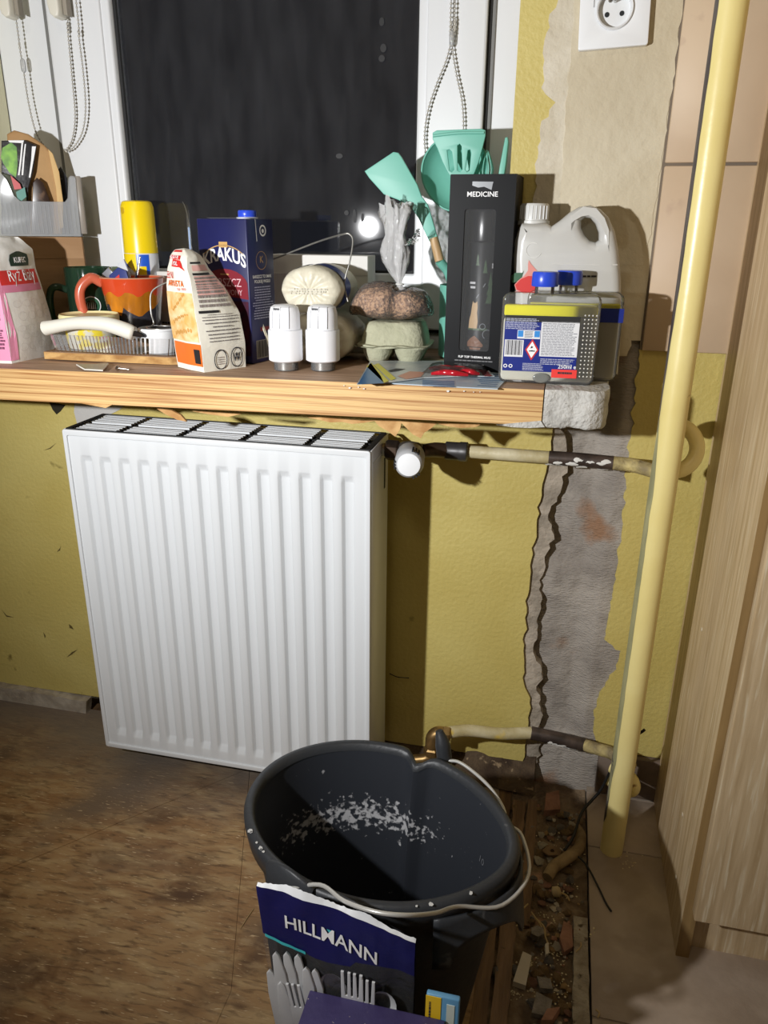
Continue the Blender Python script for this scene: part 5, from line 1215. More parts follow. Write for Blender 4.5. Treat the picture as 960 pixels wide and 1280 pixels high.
box('packet_body', (xa, xb2, 0, .018, 0, zt3), M('white_card', (222, 220, 214)), wp_, .001, 1)
fpk = planefn((0, 0, 0), (1, 0, 0), (0, 0, 1), .0005)
fineprint('dark_marks', fpk, xa+.003, xb2-.004, .018, .045, 4, ink, wp_, .5, 3)
st1 = thing('thin_stick', 'thin blue and white stick with fine wire tip against the dark window', 'stick', (0, 0, 0))
sb_ = at(239, 330, y=.105); sb_.z = SZ(sb_.x)+.001; p1_ = at(238, 312, y=.108); p2_ = at(236, 284, y=.110)
tube('stick', [sb_, p1_, p2_], .0016, M('pale_blue_plastic', (150, 176, 214), .35), st1, 8)
tube('fine_wire', [p2_, at(234.5, 270, y=.111), at(231, 258, y=.112), at(228, 252, y=.113)], .0005, M('grey_wire', (168, 166, 160)), st1, 6, 4)
# board, tray, tub
bwood = M('rough_chipboard', (196, 158, 100), .85, col2=(150, 108, 58), scale=30, stretch=(1, 3, 3), bump=.6, bscale=90)
bA, bB = at(60, 453, z=zS+.001), at(222, 461, z=SZ(.18)+.001)
cbd = thing('chipboard_offcut', 'flat chipboard strip lying under the clear tray', 'board', (0, 0, zS))
BY0 = -.128
slab('board', [(-.034, BY0), (.176, BY0+.004), (.190, BY0+.010), (.190, -.022), (-.034, -.022)], 0.0022, .0130, bwood, cbd, 'z'); slab('veneer', [(-.034, BY0), (.176, BY0+.004), (.190, BY0+.010), (.190, -.022), (-.034, -.022)], .0130, .0138, M('brown_veneer', (140, 106, 74), .6), cbd, 'z')
trz = zS+.0142; trm = clear('clear_tray_plastic', haze=.16, rough=.06, hazecol=(220, 222, 224), ior=1.5)
tr = thing('clear_tray', 'shallow clear ribbed plastic tray on the chipboard strip', 'tray', (.078, -.073, trz))
TX, TY, TH2 = .108, .049, .026
V = []; F = []; n_ = 4*60
def rsq(q, hx, hy, ex=10): a = 2*math.pi*(q+.5)/n_; c, s = math.cos(a), math.sin(a); k = (abs(c)**ex+abs(s)**ex)**(-1/ex); return hx*k*c, hy*k*s
for (zz_, k, rb_) in ((0, .93, 0), (.001, .95, 1), (TH2*.5, .975, 1), (TH2, 1, 1), (TH2, 1.025, 0)):
    for q in range(n_):
        x, y = rsq(q, TX*k, TY*k); d = 1+.010*rb_*(1 if q % 2 else -1); V.append((x*d, y*d, zz_))
for i in range(4):
    for q in range(n_): F.append((i*n_+q, i*n_+(q+1) % n_, (i+1)*n_+(q+1) % n_, (i+1)*n_+q))
F.append(tuple(range(n_))); mk('tray_shell', V, F, trm, tr)
cream = M('cream_plastic', (232, 222, 168), .4)
t0 = at(112, 400, y=-.070); tb = thing('cream_tub', 'round cream plastic tub with lid standing in the clear tray', 'tub', (t0.x, -.070, trz+.0008))
tz = at(112, 393, y=-.075).z-trz
lathe('tub_wall', [(.001, 0), (.034, 0), (.036, .002), (.0405, tz-.012)], M('tub_print', (206, 204, 190), .4, col2=(224, 204, 60), scale=60, lo=.48, hi=.56), tb, 40)
lathe('lid', [(.0405, tz-.0135), (.0455, tz-.013), (.046, tz-.003), (.0445, tz), (.042, tz-.003), (.001, tz-.003)], cream, tb, 48)
# peeler
py_ = -.128
pe = thing('peeler', 'white handled kitchen peeler with dark blade resting over the clear tray', 'peeler')
hp = [at(54, 411, y=py_), at(64, 409, y=py_), at(95, 404, y=py_), at(130, 405, y=py_), at(152, 411, y=py_), at(167, 417, y=py_)]
V, F = tube_vf(catmull(hp, 6), .0105, 18); 
n18 = 18; rows = len(V)//n18; cen = catmull(hp, 6)
rad_ = [.0045, .0085, .0105]+[.0118]*6
for i in range(rows):
    s = i/(rows-1); rr_ = (.0115*min(1, (s/.05)**.5 if s < .05 else 1)*(1-.18*math.exp(-((s-.35)/.2)**2)))*(.92 if s > .96 else 1)
    for q in range(n18): V[i*n18+q] = cen[i]+(V[i*n18+q]-cen[i])*(rr_/.0105)*1.0
mk('handle', V, F, M('offwhite_handle', (220, 218, 206), .4), pe, True)
tube('blade', [at(166, 416.5, y=py_), at(178, 419, y=py_+.01), at(190, 420, y=-.098)], [.0045, .0036, .0026], M('dark_blade_steel', (78, 78, 80), .3, .9), pe, 10, 4)
# white dish with dark sieve
d0 = at(205, 415, y=-.085); wd_ = thing('white_dish', 'small white plastic dish at right end of the clear tray', 'dish', (d0.x-.010, -.085, trz+.0008))
dz = at(205, 411, y=-.085).z-trz
lathe('dish_wall', [(.001, 0), (.024, 0), (.026, .002), (.0295, dz), (.0285, dz+.001), (.025, .004), (.001, .003)], whitepl, wd_, 36); lathe('dish_lip', [(.0292, dz-.003), (.0305, dz-.002), (.0305, dz), (.0292, dz+.0008)], whitepl, wd_, 36, cap=False)
sv = thing('mesh_sieve', 'dark metal mesh sieve with wire handle lying in the white dish', 'sieve', wd_.location+Vector((.004, .004, dz*.55)))
lathe('mesh_bowl', [(.001, .0), (.010, .0015), (.018, .007), (.0225, .016), (.0215, .016), (.001, .003)], M('dark_mesh', (70, 68, 68), .5, .6, bump=1, bscale=400), sv, 28)
tube('rim_wire', [(.0225*math.cos(R(a)), .0225*math.sin(R(a)), .0165) for a in range(0, 361, 15)], .0012, M('grey_wire', (168, 166, 160)), sv, 8)
base = sv.location; hw = [at(192, 405, y=-.075), at(189, 392, y=-.075), at(188, 372, y=-.072), at(192, 362, y=-.068), at(206, 354, y=-.06), at(214, 352, y=-.055)]
tube('wire_handle', [Vector((-.0205, -.008, .016))]+[p-base for p in hw], .0013, M('grey_wire', (168, 166, 160)), sv, 8, 5)
# hinge plate and screw
hpz = zS+.0022; hp_ = thing('metal_bracket', 'small bent steel plate near the front edge of the sill', 'bracket')
V = [at(a, b_, z=hpz) for a, b_ in ((96, 456), (106, 462), (128, 463), (135, 455), (131, 454.5), (118, 456))]
slab('plate', [(p.x, p.y) for p in V], hpz, hpz+.0014, M('old_steel', (176, 170, 156), .4, .8), hp_, 'z')
tube('rolled_edge', [at(96, 456, z=hpz+.0015), at(106, 462, z=hpz+.0015), at(128, 463, z=hpz+.0015), at(135, 455, z=hpz+.0015)], .0011, M('worn_white_edge', (214, 210, 200), .5), hp_, 8)
scp = at(147, 461, z=zS+.004); sw = thing('loose_screw', 'loose metal screw lying on the sill beside the bent plate', 'screw', (scp.x, scp.y, SZ(scp.x)+.0042))
tube('shank', [(0, 0, 0), (.016, .004, -.002)], [.0016, .0009], chrome, sw, 8); lathe('head', [(.0006, -.002), (.0036, -.0015), (.0036, .0008), (.001, .0016)], chrome, sw, 14, mx=Matrix.Rotation(R(-105), 4, 'Z') @ Matrix.Rotation(R(70), 4, 'X'))

# ================================================================ bucket
bk_out = M('dark_grey_bucket', (50, 52, 55), .42, spec=.35, bump=.15, bscale=120, col3=(92, 92, 92), scale3=40, lo3=.68, hi3=.74)
def bucket_inside():
    m = bpy.data.materials.new('bucket_inside'); m.use_nodes = True; nt = m.node_tree; N = nt.nodes; L = nt.links; b = N['Principled BSDF']
    tc = N.new('ShaderNodeTexCoord'); sep = N.new('ShaderNodeSeparateXYZ'); L.new(tc.outputs['Object'], sep.inputs[0])
    n1 = N.new('ShaderNodeTexNoise'); n1.inputs['Scale'].default_value = 130; n1.inputs['Detail'].default_value = 6; L.new(tc.outputs['Object'], n1.inputs['Vector'])
    n2 = N.new('ShaderNodeTexNoise'); n2.inputs['Scale'].default_value = 9; n2.inputs['Detail'].default_value = 3; L.new(tc.outputs['Object'], n2.inputs['Vector'])
    # dried plaster tide mark around two thirds of the height, mostly on the far side
    dz_ = N.new('ShaderNodeMath'); dz_.operation = 'SUBTRACT'; L.new(sep.outputs['Z'], dz_.inputs[0]); dz_.inputs[1].default_value = .196
    ab = N.new('ShaderNodeMath'); ab.operation = 'ABSOLUTE'; L.new(dz_.outputs[0], ab.inputs[0])
    mr_ = N.new('ShaderNodeMapRange'); mr_.inputs[1].default_value = .042; mr_.inputs[2].default_value = .0; L.new(ab.outputs[0], mr_.inputs[0])
    yb = N.new('ShaderNodeMapRange'); yb.inputs[1].default_value = .0; yb.inputs[2].default_value = .06; L.new(sep.outputs['Y'], yb.inputs[0])
    xb = N.new('ShaderNodeMapRange'); xb.inputs[1].default_value = .09; xb.inputs[2].default_value = .03; L.new(sep.outputs['X'], xb.inputs[0])
    m1 = N.new('ShaderNodeMath'); m1.operation = 'MULTIPLY'; L.new(mr_.outputs[0], m1.inputs[0]); L.new(yb.outputs[0], m1.inputs[1])
    m2 = N.new('ShaderNodeMath'); m2.operation = 'MULTIPLY'; L.new(m1.outputs[0], m2.inputs[0]); L.new(xb.outputs[0], m2.inputs[1])
    s = N.new('ShaderNodeMath'); s.operation = 'MULTIPLY_ADD'; L.new(m2.outputs[0], s.inputs[0]); s.inputs[1].default_value = .30; L.new(n1.outputs['Fac'], s.inputs[2])
    s2 = N.new('ShaderNodeMath'); s2.operation = 'MULTIPLY_ADD'; L.new(n2.outputs['Fac'], s2.inputs[0]); s2.inputs[1].default_value = .18; L.new(s.outputs[0], s2.inputs[2])
    r = N.new('ShaderNodeMapRange'); r.inputs[1].default_value = .80; r.inputs[2].default_value = .90; L.new(s2.outputs[0], r.inputs[0])
    mx = N.new('ShaderNodeMix'); mx.data_type = 'RGBA'; mx.inputs[6].default_value = (*lin((42, 45, 51)), 1); mx.inputs[7].default_value = (*lin((176, 176, 178)), 1); L.new(r.outputs[0], mx.inputs[0])
    L.new(mx.outputs[2], b.inputs['Base Color']); b.inputs['Roughness'].default_value = .5
    return m
BK = Vector((.588, -.482, 0)); BH_ = .30; BA, BB, BT = .158, .127, R(-14)
bk = thing('mop_bucket', 'dark grey oval plastic mop bucket with wire handle standing on the floor', 'bucket', BK)
nB = 96
def ell(a, k, off=0):
    """point of the oval at angle a (world angle), scaled by k, with the pouring crease at the back"""
    b_ = a-BT; r_ = 1/math.sqrt((math.cos(b_)/BA)**2+(math.sin(b_)/BB)**2)
    cr = .014*math.exp(-((math.degrees(a) % 360-74)/5.5)**2); lip = .012*math.exp(-((((math.degrees(a)+180) % 360-180)+8)/22)**2)
    r_ = (r_-cr+lip)*k+off; return r_*math.cos(a), r_*math.sin(a)
def bring(rows, mat, name, parent, cap=False):
    V = []; F = []
    for (z, k, off) in rows:
        for q in range(nB):
            a = 2*math.pi*q/nB; x, y = ell(a, k, off); dip = -.010*math.exp(-((math.degrees(a)-74)/6)**2)*max(0, (z-.25)/.05)
            V.append((x, y, z+dip))
    for i in range(len(rows)-1):
        for q in range(nB): F.append((i*nB+q, i*nB+(q+1) % nB, (i+1)*nB+(q+1) % nB, (i+1)*nB+q))
    if cap: F.append(tuple(range(nB)))
    return mk(name, V, F, mat, parent, True, auto=55)
bring([(0, .70, 0), (.006, .715, 0), (.12, .82, 0), (.24, .925, 0), (.262, .95, 0), (.268, .975, .002)], bk_out, 'bucket_wall', bk, True)
bring([(.268, .975, .002), (.270, .985, .004), (.288, .99, .006), (.296, .992, .006), (.3015, .985, .004), (.3025, .972, .001), (.300, .962, -.002), (.292, .955, -.003)], bk_out, 'rim', bk)
inn = bring([(.300, .962, -.002), (.27, .935, -.002), (.20, .875, -.003), (.10, .785, -.003), (.012, .70, -.003)], bucket_inside(), 'inner_wall', bk)
bring([(.012, .70, -.003), (.012, .02, 0)], M('bucket_bottom', (30, 31, 33), .6), 'inner_bottom', bk)
def rimpt(px, py, z=.30): p = at(px, py, z=z); return p-BK
# front lug hump and black rear lug
fl_ = rimpt(384, 1086, .295)
V = []; F = []
a_f = math.atan2(fl_.y, fl_.x)
for i in range(11):
    a = a_f+R(-14+28*i/10); hgt = .012*math.sin(math.pi*i/10)**.7
    for (dz1, off) in ((.276, .0115), (.302+hgt, .0105), (.304+hgt, .006), (.302, .001)):
        x, y = ell(a, .985, off); V.append((x, y, dz1))
for i in range(10):
    for j in range(3): k = i*4+j; F.append((k, k+1, k+5, k+4))
mk('handle_lug', V, F, bk_out, bk, True)
rl = rimpt(566, 935, .300); a_r = math.atan2(rl.y, rl.x)
x, y = ell(a_r, 1, .012)
tube('rear_lug', [(x, y, .262), (x+.001, y+.003, .285), (x-.003, y+.006, .312), (x-.009, y+.010, .330)], [.007, .010, .010, .005], bk_out, bk, 10, 4)
# grip flange at right front
V = []; F = []; m_n = 20
for i in range(m_n+1):
    s = i/m_n; a = R(-52+58*s); arch = max(0, 1-((s-.36)/.26)**2)**.5 if abs(s-.36) < .26 else 0
    for j in range(7):
        q = j/6; zt1 = .283; zb1 = .215+.045*arch-.028*max(0, s-.62)*2
        x, y = ell(a, .985, .008+.012*math.sin(math.pi*s)*(.4+.9*q)); V.append((x, y, zt1+(zb1-zt1)*q))
for i in range(m_n):
    for j in range(6): k = i*7+j; F.append((k, k+1, k+8, k+7))
gf = mk('grip_flange', V, F, bk_out, bk, True); md = gf.modifiers.new('thick', 'SOLIDIFY'); md.thickness = .0035
# wire bail lying round the right side
hw_m = M('bail_wire', (196, 195, 190), .35, .35)
hp1 = rimpt(385, 1092, .292); xh, yh = ell(a_f, .985, .004); P = [Vector((xh, yh, .291)), Vector((*ell(a_f, .985, .013), .291))]
for (px, py, z) in ((400, 1106, .315), (430, 1126, .335), (470, 1140, .348), (510, 1144, .345), (545, 1141, .322), (573, 1133, .296)): P.append(rimpt(px, py, z))
P += [Vector((*ell(R(-26), 1, .014), .278)), Vector((*ell(R(-8), 1, .016), .276)), Vector((*ell(R(8), 1, .015), .282))]
for (px, py, z) in ((635, 1030, .290), (628, 1008, .292), (612, 984, .294), (592, 965, .296), (572, 952, .297)): P.append(rimpt(px, py, z))
P.append(Vector((x*0+ell(a_r, 1, .012)[0], ell(a_r, 1, .012)[1], .290)))
tube('wire_bail', P, .0022, hw_m, bk, 10, 6)
text('lettering', '10', .013, lambda u, v: Vector((*ell(R(16)-u/.14, .90+(v)*.9, -.0045), .222+v)), M('pale_scratch', (96, 98, 102), .6), bk)
for k in range(10):
    rr = random.Random(k+40); a = R(rr.choice([rr.uniform(205, 240), rr.uniform(300, 355)])); xx, yy = ell(a, .985, .0045); r_ = rr.uniform(.0012, .0035)
    p = Vector((xx, yy, .3022)); mk('plaster_splash', [p+Vector((r_*math.cos(q*1.05)*rr.uniform(.6, 1.2), r_*math.sin(q*1.05)*rr.uniform(.6, 1.2), .0008)) for q in range(6)], [(0, 1, 2, 3, 4, 5)], M('dried_plaster', (190, 190, 188), .9), bk)

# ================================================================ bag of plastic cutlery, purple box, small pack
byp = -.652
def bag_pt(u, v, h=0):
    """u across (0..1), v up (0..1); pouch leaning back on the bucket"""
    xb_ = at(320, 1108, y=byp).x; xr = at(519, 1180, y=byp).x; zt = at(320, 1106, y=byp).z; zr = at(519, 1178, y=byp).z
    top = zt+(zr-zt)*(u**1.6)
    x = xb_+.012*(1-v)*0+(xr-xb_)*u+(.010*(1-v) if u < .5 else -.004*(1-v))*abs(1-2*u)
    bul = .012*math.sin(math.pi*min(1, max(0, u)))*math.sin(math.pi*min(1, max(.02, v))**.8)
    wr = .0025*noise.noise((u*5, v*6, 2))+.0012*noise.noise((u*14, v*15, 5))
    return Vector((x, byp+.026*(1-v)+(-bul+wr)-h, .001+v*(top-.001)))
cbag = thing('cutlery_bag', 'navy topped see-through bag of white plastic cutlery leaning on the bucket', 'bag')
film_g = clear('cutlery_film', haze=.10, rough=.12, bump=.5, ior=1.5, hazecol=(160, 162, 165))
navy_f = M('navy_bag_film', (26, 28, 84), .35, bump=.3, bscale=40)
vN = .80
def vlow(u): return .80-.02*math.sin(u*5)+(.02 if u > .6 else 0)
V = []; F = []; nu_, nv_ = 30, 40
for j in range(nv_+1):
    for i in range(nu_+1): V.append(bag_pt(i/nu_, vlow(i/nu_)*j/nv_))
for j in range(nv_):
    for i in range(nu_): k = j*(nu_+1)+i; F.append((k, k+1, k+nu_+2, k+nu_+1))
mk('clear_front', V, F, film_g, cbag, True)
V = []; F = []; nj = 12
for j in range(nj+1):
    for i in range(nu_+1): u = i/nu_; v0_ = vlow(u); V.append(bag_pt(u, v0_+(1.0-v0_-.004)*j/nj))
for j in range(nj):
    for i in range(nu_): k = j*(nu_+1)+i; F.append((k, k+1, k+nu_+2, k+nu_+1))
mk('navy_header', V, F, navy_f, cbag, True)
V = []; F = []
for j in range(3):
    for i in range(61):
        u = i/60; tear = .004*abs(noise.noise((u*26, 3, 0)))+.004*abs(noise.noise((u*90, 7, 0)))+(.012*math.exp(-((u-.28)/.14)**2)+.010*math.exp(-((u-.68)/.10)**2))
        V.append(bag_pt(u, .992)+Vector((0, .0035*j*.5+.001, (tear*.55+.0015)*j/2)))
for j in range(2):
    for i in range(60): k = j*61+i; F.append((k, k+1, k+62, k+61))
mk('torn_white_edge', V, F, M('white_torn_film', (226, 228, 230), .5), cbag, True)
V = []; F = []
for j in range(9):
    for i in range(11): q = bag_pt(i/10, j/8*.985); V.append(Vector((q.x, byp+.008+.026*(1-j/8)+.003*math.sin(i), q.z)))
for j in range(8):
    for i in range(10): k = j*11+i; F.append((k, k+1, k+12, k+11))
mk('back_film', V, F, M('grey_back_film', (52, 52, 56), .4), cbag, True)
def hm_(x, y):
    u = .46+x/.165; v = .885+y/.33-.05*max(0, u-.5)**1.0*1.6; return bag_pt(u, v, .0012)
text('lettering', 'HILLMANN', .0235, lambda x, y: hm_(x+.002, y), white_ink, cbag, sx=.86, bold=.0003)
tq = M('turquoise_ink', (72, 190, 196), .4)
polypatch('turquoise_tick', lambda x, y: hm_(x, y), [(-.0020, .0082), (.0040, .0082), (.0010, .0042)], tq, cbag)
V = []; F = []
for i in range(13): u = .02+.28*i/12; a = bag_pt(u, vlow(u)-.003, .001); b_ = bag_pt(u, vlow(u)+.009, .001); V += [a, b_]
for i in range(12): F.append((2*i, 2*i+1, 2*i+3, 2*i+2))
mk('turquoise_line', V, F, tq, cbag, True)
cut_w = M('white_cutlery_plastic', (206, 207, 208), .35)
def cutlery(label, name, u0, v0, u1, v1, kind, dy=0):
    a, b_ = bag_pt(u0, v0), bag_pt(u1, v1); a.y = b_.y = 0; d = b_-a; L_ = d.length; ang = math.atan2(d.x, d.z)
    t = thing(name, label, 'cutlery', (a.x, byp-.004+.020*(1-v0)+dy*.5, a.z), group='white plastic cutlery in the bag', rot=(R(5), ang, 0))
    if kind == 'knife':
        outline('blade', [[(-.006, L_*.42), (.006, L_*.42), (.0075, L_*.6), (.0068, L_*.85), (.003, L_*.98), (0, L_), (-.004, L_*.97), (-.0065, L_*.8)]], .0006, .0007, cut_w, t, MXZ)
        outline('handle', [[(-.0075, 0), (.0075, 0), (.006, L_*.42), (-.006, L_*.42)]], .0009, .0007, cut_w, t, MXZ)
    elif kind == 'fork':
        outline('fork_head', [[(-.004, L_*.6), (-.011, L_*.72), (-.011, L_), (-.008, L_), (-.007, L_*.80), (-.0045, L_*.80), (-.004, L_), (-.0012, L_), (-.0008, L_*.80), (.0012, L_*.80), (.0016, L_), (.0044, L_), (.0048, L_*.8), (.007, L_*.8), (.008, L_), (.011, L_), (.011, L_*.72), (.004, L_*.6)]], .0006, .0005, cut_w, t, MXZ)
        outline('handle', [[(-.0075, 0), (.0075, 0), (.004, L_*.6), (-.004, L_*.6)]], .0009, .0006, cut_w, t, MXZ)
    else:
        V, F = [], []
        for i, k in enumerate((1, .85, .6, .3, .02)):
            for q in range(18): aa = 2*math.pi*q/18; V.append((.0145*k*math.cos(aa), .006*(1-k*k), L_*.8+.023*k*math.sin(aa)))
        for i in range(4):
            for q in range(18): F.append((i*18+q, i*18+(q+1) % 18, (i+1)*18+(q+1) % 18, (i+1)*18+q))
        mk('spoon_bowl', V, F, cut_w, t, True); outline('handle', [[(-.006, 0), (.006, 0), (.0035, L_*.72), (-.0035, L_*.72)]], .0008, .0006, cut_w, t, MXZ)
ORD = ['leftmost', 'second from left', 'third from left', 'fourth from left', 'fifth from left']
for k, (u0, v0, u1, v1) in enumerate(((.17, .2, .115, .785), (.22, .2, .185, .79), (.27, .2, .255, .785), (.34, .2, .315, .755), (.40, .2, .37, .75))):
    cutlery('white plastic knife, %s of five tall ones in the see-through bag' % ORD[k], 'plastic_knife', u0, v0, u1, v1, 'knife', .004*(k % 3)-.004)
cutlery('white plastic knife lying along the left seam of the see-through bag', 'plastic_knife', .10, .15, .05, .69, 'knife'); cutlery('short white plastic knife low in front of the tall ones in the bag', 'plastic_knife', .16, .15, .13, .66, 'knife', -.006)
for lab, (u0, v0, u1, v1) in (('low white plastic fork below the knives in the bag', (.30, .15, .19, .66)), ('left white plastic fork in the middle of the see-through bag', (.60, .25, .62, .80)), ('right white plastic fork in the middle of the see-through bag', (.68, .25, .70, .79))):
    cutlery(lab, 'plastic_fork', u0, v0, u1, v1, 'fork', -.006)
for k, (lab, (u0, v0, u1, v1)) in enumerate((('white plastic spoon right beside the knives in the bag', (.52, .25, .48, .79)), ('white plastic spoon tilted right under the navy corner of the bag', (.72, .28, .83, .77)), ('white plastic spoon along the right seam of the see-through bag', (.82, .2, .92, .72)), ('white plastic spoon left of the two forks in the bag', (.52, .2, .56, .76)))):
    cutlery(lab, 'plastic_spoon', u0, v0, u1, v1, 'spoon', .003*(k % 2))

glit = M('glitter_purple_card', (74, 66, 112), .5, col2=(62, 54, 96), scale=14, col3=(206, 196, 180), scale3=170, lo3=.70, hi3=.73, bump=.2, bscale=150)
pz = .222; pA_ = at(391, 1231, z=pz); pB_ = at(556, 1268, z=pz); dv = (pB_-pA_); dv.z = 0; ang = math.atan2(dv.y, dv.x); wL = dv.length
px_ = thing('purple_box', 'dark purple glittery box standing in front of the cutlery bag', 'box', (pA_.x, pA_.y-.007, 0), ang)
box('box_body', (0, wL, -.075, 0, 0, pz-.018), glit, px_, .001, 1)
box('box_lid', (-.0012, wL+.0012, -.0765, .0012, pz-.020, pz), glit, px_, .0012, 2)
spz = at(533, 1242, y=-.655).z; sp0 = at(533, 1243, y=-.655); sp1 = at(575, 1248, y=-.655)
sk = thing('sponge_pack', 'small yellow and blue pack tucked beside the purple box', 'packet', (sp0.x, -.655, 0))
ww = sp1.x-sp0.x
box('pack_body', (0, ww, 0, .006, 0, spz), M('pack_blue', (96, 150, 190), .4, col2=(120, 176, 206), scale=20), sk, .0015, 2)
box('yellow_side', (-.0004, ww*.45, -.0006, .0, 0, spz-.0015), M('pack_yellow', (238, 196, 40), .4), sk); box('pale_window', (ww*.62, ww*.86, -.0006, 0, spz-.1, spz-.008), M('pack_pale', (206, 216, 206), .4), sk)
fineprint('fine_print', lambda u, v: (v, -.0009, u), spz-.045, spz-.008, .003, .006, 1, ink, sk)

# ================================================================ floor trench, debris, wires
fe = at(739, 1280, z=0).x
trough = [(x, y) for x in (0,) for y in (0,)]
V = []; F = []; nx3, ny3 = 34, 150; X0, X1, Y0, Y1 = .716, .868, -1.3, .02
for j in range(ny3+1):
    for i in range(nx3+1):
        x = X0+(X1-X0)*i/nx3; y = Y0+(Y1-Y0)*j/ny3
        z = -.012+.008*noise.noise((x*22, y*16, 0))+.006*noise.noise((x*70, y*60, 3))+.003*noise.noise((x*160, y*150, 6))
        V.append((x, y, z))
for j in range(ny3):
    for i in range(nx3): k = j*(nx3+1)+i; F.append((k, k+1, k+nx3+2, k+nx3+1))
rub = M('rubble_bed', (140, 120, 94), 1, col2=(96, 78, 58), scale=30, bump=1, bscale=170, col3=(164, 128, 102), scale3=12, lo3=.62, hi3=.68)
rbd = mk('rubble_bed', V, F, rub, fl, True); rbd['kind'] = 'stuff'
# lengths of old board along the edge of the trench, and a pale cement strip
def board(x0, x1, y0, y1, z0, z1, mat, nm, rz_=0, seed=0):
    o = slab(nm, jag([(x0, y0), (x0, y1)], .0015, .02, seed)+jag([(x1, y1), (x1, y0)], .0015, .02, seed+3), z0, z1, mat, fl, 'z'); return o
board(.7165, .738, -1.3, -.02, -.014, -.0015, oldwood, 'floor_batten', seed=2)
board(.742, .764, -1.3, -.06, -.02, -.004, M('reddish_old_board', (134, 106, 78), .8, col2=(100, 76, 52), scale=14, stretch=(5, .7, 1), bump=.6, bscale=60, bstretch=(6, .6, 1)), 'floor_batten', seed=5)
board(.768, .784, -.32, -.05, -.02, -.006, M('reddish_old_board', (126, 88, 60)), 'floor_batten', seed=7)
board(.846, .8665, -1.3, -.29, -.02, -.0015, M('pale_screed', (168, 158, 140), .95, col2=(130, 118, 100), scale=40, bump=1, bscale=150, col3=(80, 66, 52), scale3=60, lo3=.6, hi3=.68), 'cement_strip', seed=9)
rnd = random.Random(21)
def chunk_mesh(name, s, mat, seed, flat_=.5, ang_=1):
    bm = bmesh.new(); bmesh.ops.create_icosphere(bm, subdivisions=1, radius=1); rr = random.Random(seed)
    for v in bm.verts:
        k = 1+rr.uniform(-.35, .3); v.co = Vector((v.co.x*s*k*rr.uniform(.8, 1.3), v.co.y*s*k, v.co.z*s*flat_*k))
    me = bpy.data.meshes.new(name); bm.to_mesh(me); bm.free(); me.materials.append(mat); return me
cm_grey = M('grey_rubble', (136, 128, 118), .95, col2=(104, 96, 86), scale=60, bump=.8, bscale=140); cm_red = M('brick_red_rubble', (158, 116, 94), .95, col2=(128, 92, 72), scale=40, bump=.8); cm_pale = M('pale_plaster_chip', (176, 166, 148), .9, col2=(150, 138, 118), scale=50, bump=.6); cm_ochre = M('ochre_rubble', (150, 122, 80), .95, col2=(112, 88, 56), scale=40, bump=.8)
kinds = [('plaster_chip', 'small grey chip of broken mortar in the dirty floor trench', chunk_mesh('plaster_chip', 1, cm_grey, 1), 'grey mortar chips'), ('brick_chip', 'small reddish chip of brick in the dirty floor trench', chunk_mesh('brick_chip', 1, cm_red, 2, .45), 'brick chips'),
         ('plaster_chip', 'small pale plaster chip in the dirty floor trench', chunk_mesh('plaster_chip', 1, cm_pale, 3, .4), 'pale plaster chips'), ('rubble_lump', 'small ochre lump of rubble in the dirty floor trench', chunk_mesh('rubble_lump', 1, cm_ochre, 4, .6), 'ochre rubble lumps')]
def zone(x, y):
    if x < .765: return 'on the boards beside the bucket'
    if y > -.12: return 'under the lower pipe at the wall'
    if y > -.20: return 'beside the bent hose'
    if y > -.29: return 'between the hose and the brick shard'
    if y > -.38: return 'around the brick shard and cement strip'
    return 'near the grey mortar slabs'
LK = ['grey mortar chip', 'reddish brick chip', 'pale plaster chip', 'ochre lump of rubble']
small = [[], [], [], []]
for k in range(210):
    ki = rnd.choice((0, 0, 1, 2, 3, 3)); nm, lab, me, grp = kinds[ki]
    y = -.05-.47*rnd.random(); x = rnd.uniform(.785, .845) if rnd.random() < .8 else rnd.uniform(.73, .862)
    s = rnd.choice((.0022, .003, .004, .0055, .0075))*rnd.uniform(.8, 1.3)
    lc_ = Vector((x, y, -.009+s*.25)); rt = (rnd.uniform(-.4, .4), rnd.uniform(-.4, .4), rnd.uniform(0, 6.28))
    if s > .0062:
        o = link(nm, me, None, lc_, rt); o.scale = (s, s, s)
        zn = zone(x, y); tag(o, 'loose %s in the trench, %s' % (LK[ki], zn), 'rubble', LK[ki]+'s '+zn)
    else:
        from mathutils import Euler
        mm = Matrix.Translation(lc_) @ Euler(rt).to_matrix().to_4x4() @ Matrix.Diagonal((s, s, s, 1))
        small[ki].append(([mm @ v.co for v in me.vertices], [tuple(p.vertices) for p in me.polygons]))
V, F = join_vf([p for k4 in small for p in k4]); fm4 = [ki for ki in range(4) for p in small[ki] for _ in p[1]]
tag(mk('rubble_bits', V, F, [kinds[k][2].materials[0] for k in range(4)], None, fm=fm4), 'scattered tiny bits of mortar, brick and plaster grit all along the trench', 'rubble', kind='stuff')
def piece(name, label, cat, pts, z, th, mat, tilt=0):
    P = [at(a, b_, z=z) for a, b_ in pts]; c = sum(P, Vector())/len(P)
    o = slab(name, [(p.x-c.x, p.y-c.y) for p in P], -th/2, th/2, mat, None, 'z'); o.location = c; o.rotation_euler = (R(tilt), R(tilt*.6), 0); return tag(o, label, cat)
piece('plaster_slab', 'oblong white plaster slab lying in the floor trench near the bucket', 'plaster slab', [(653, 1193), (664, 1198), (657, 1234), (641, 1229)], .002, .010, M('white_plaster_slab', (196, 186, 168), .9, bump=.4), 3)
piece('mortar_slab', 'larger grey triangular mortar slab at the bottom of the floor trench', 'mortar slab', [(670, 1243), (690, 1252), (686, 1272), (664, 1268)], .0, .008, cm_grey, 4)
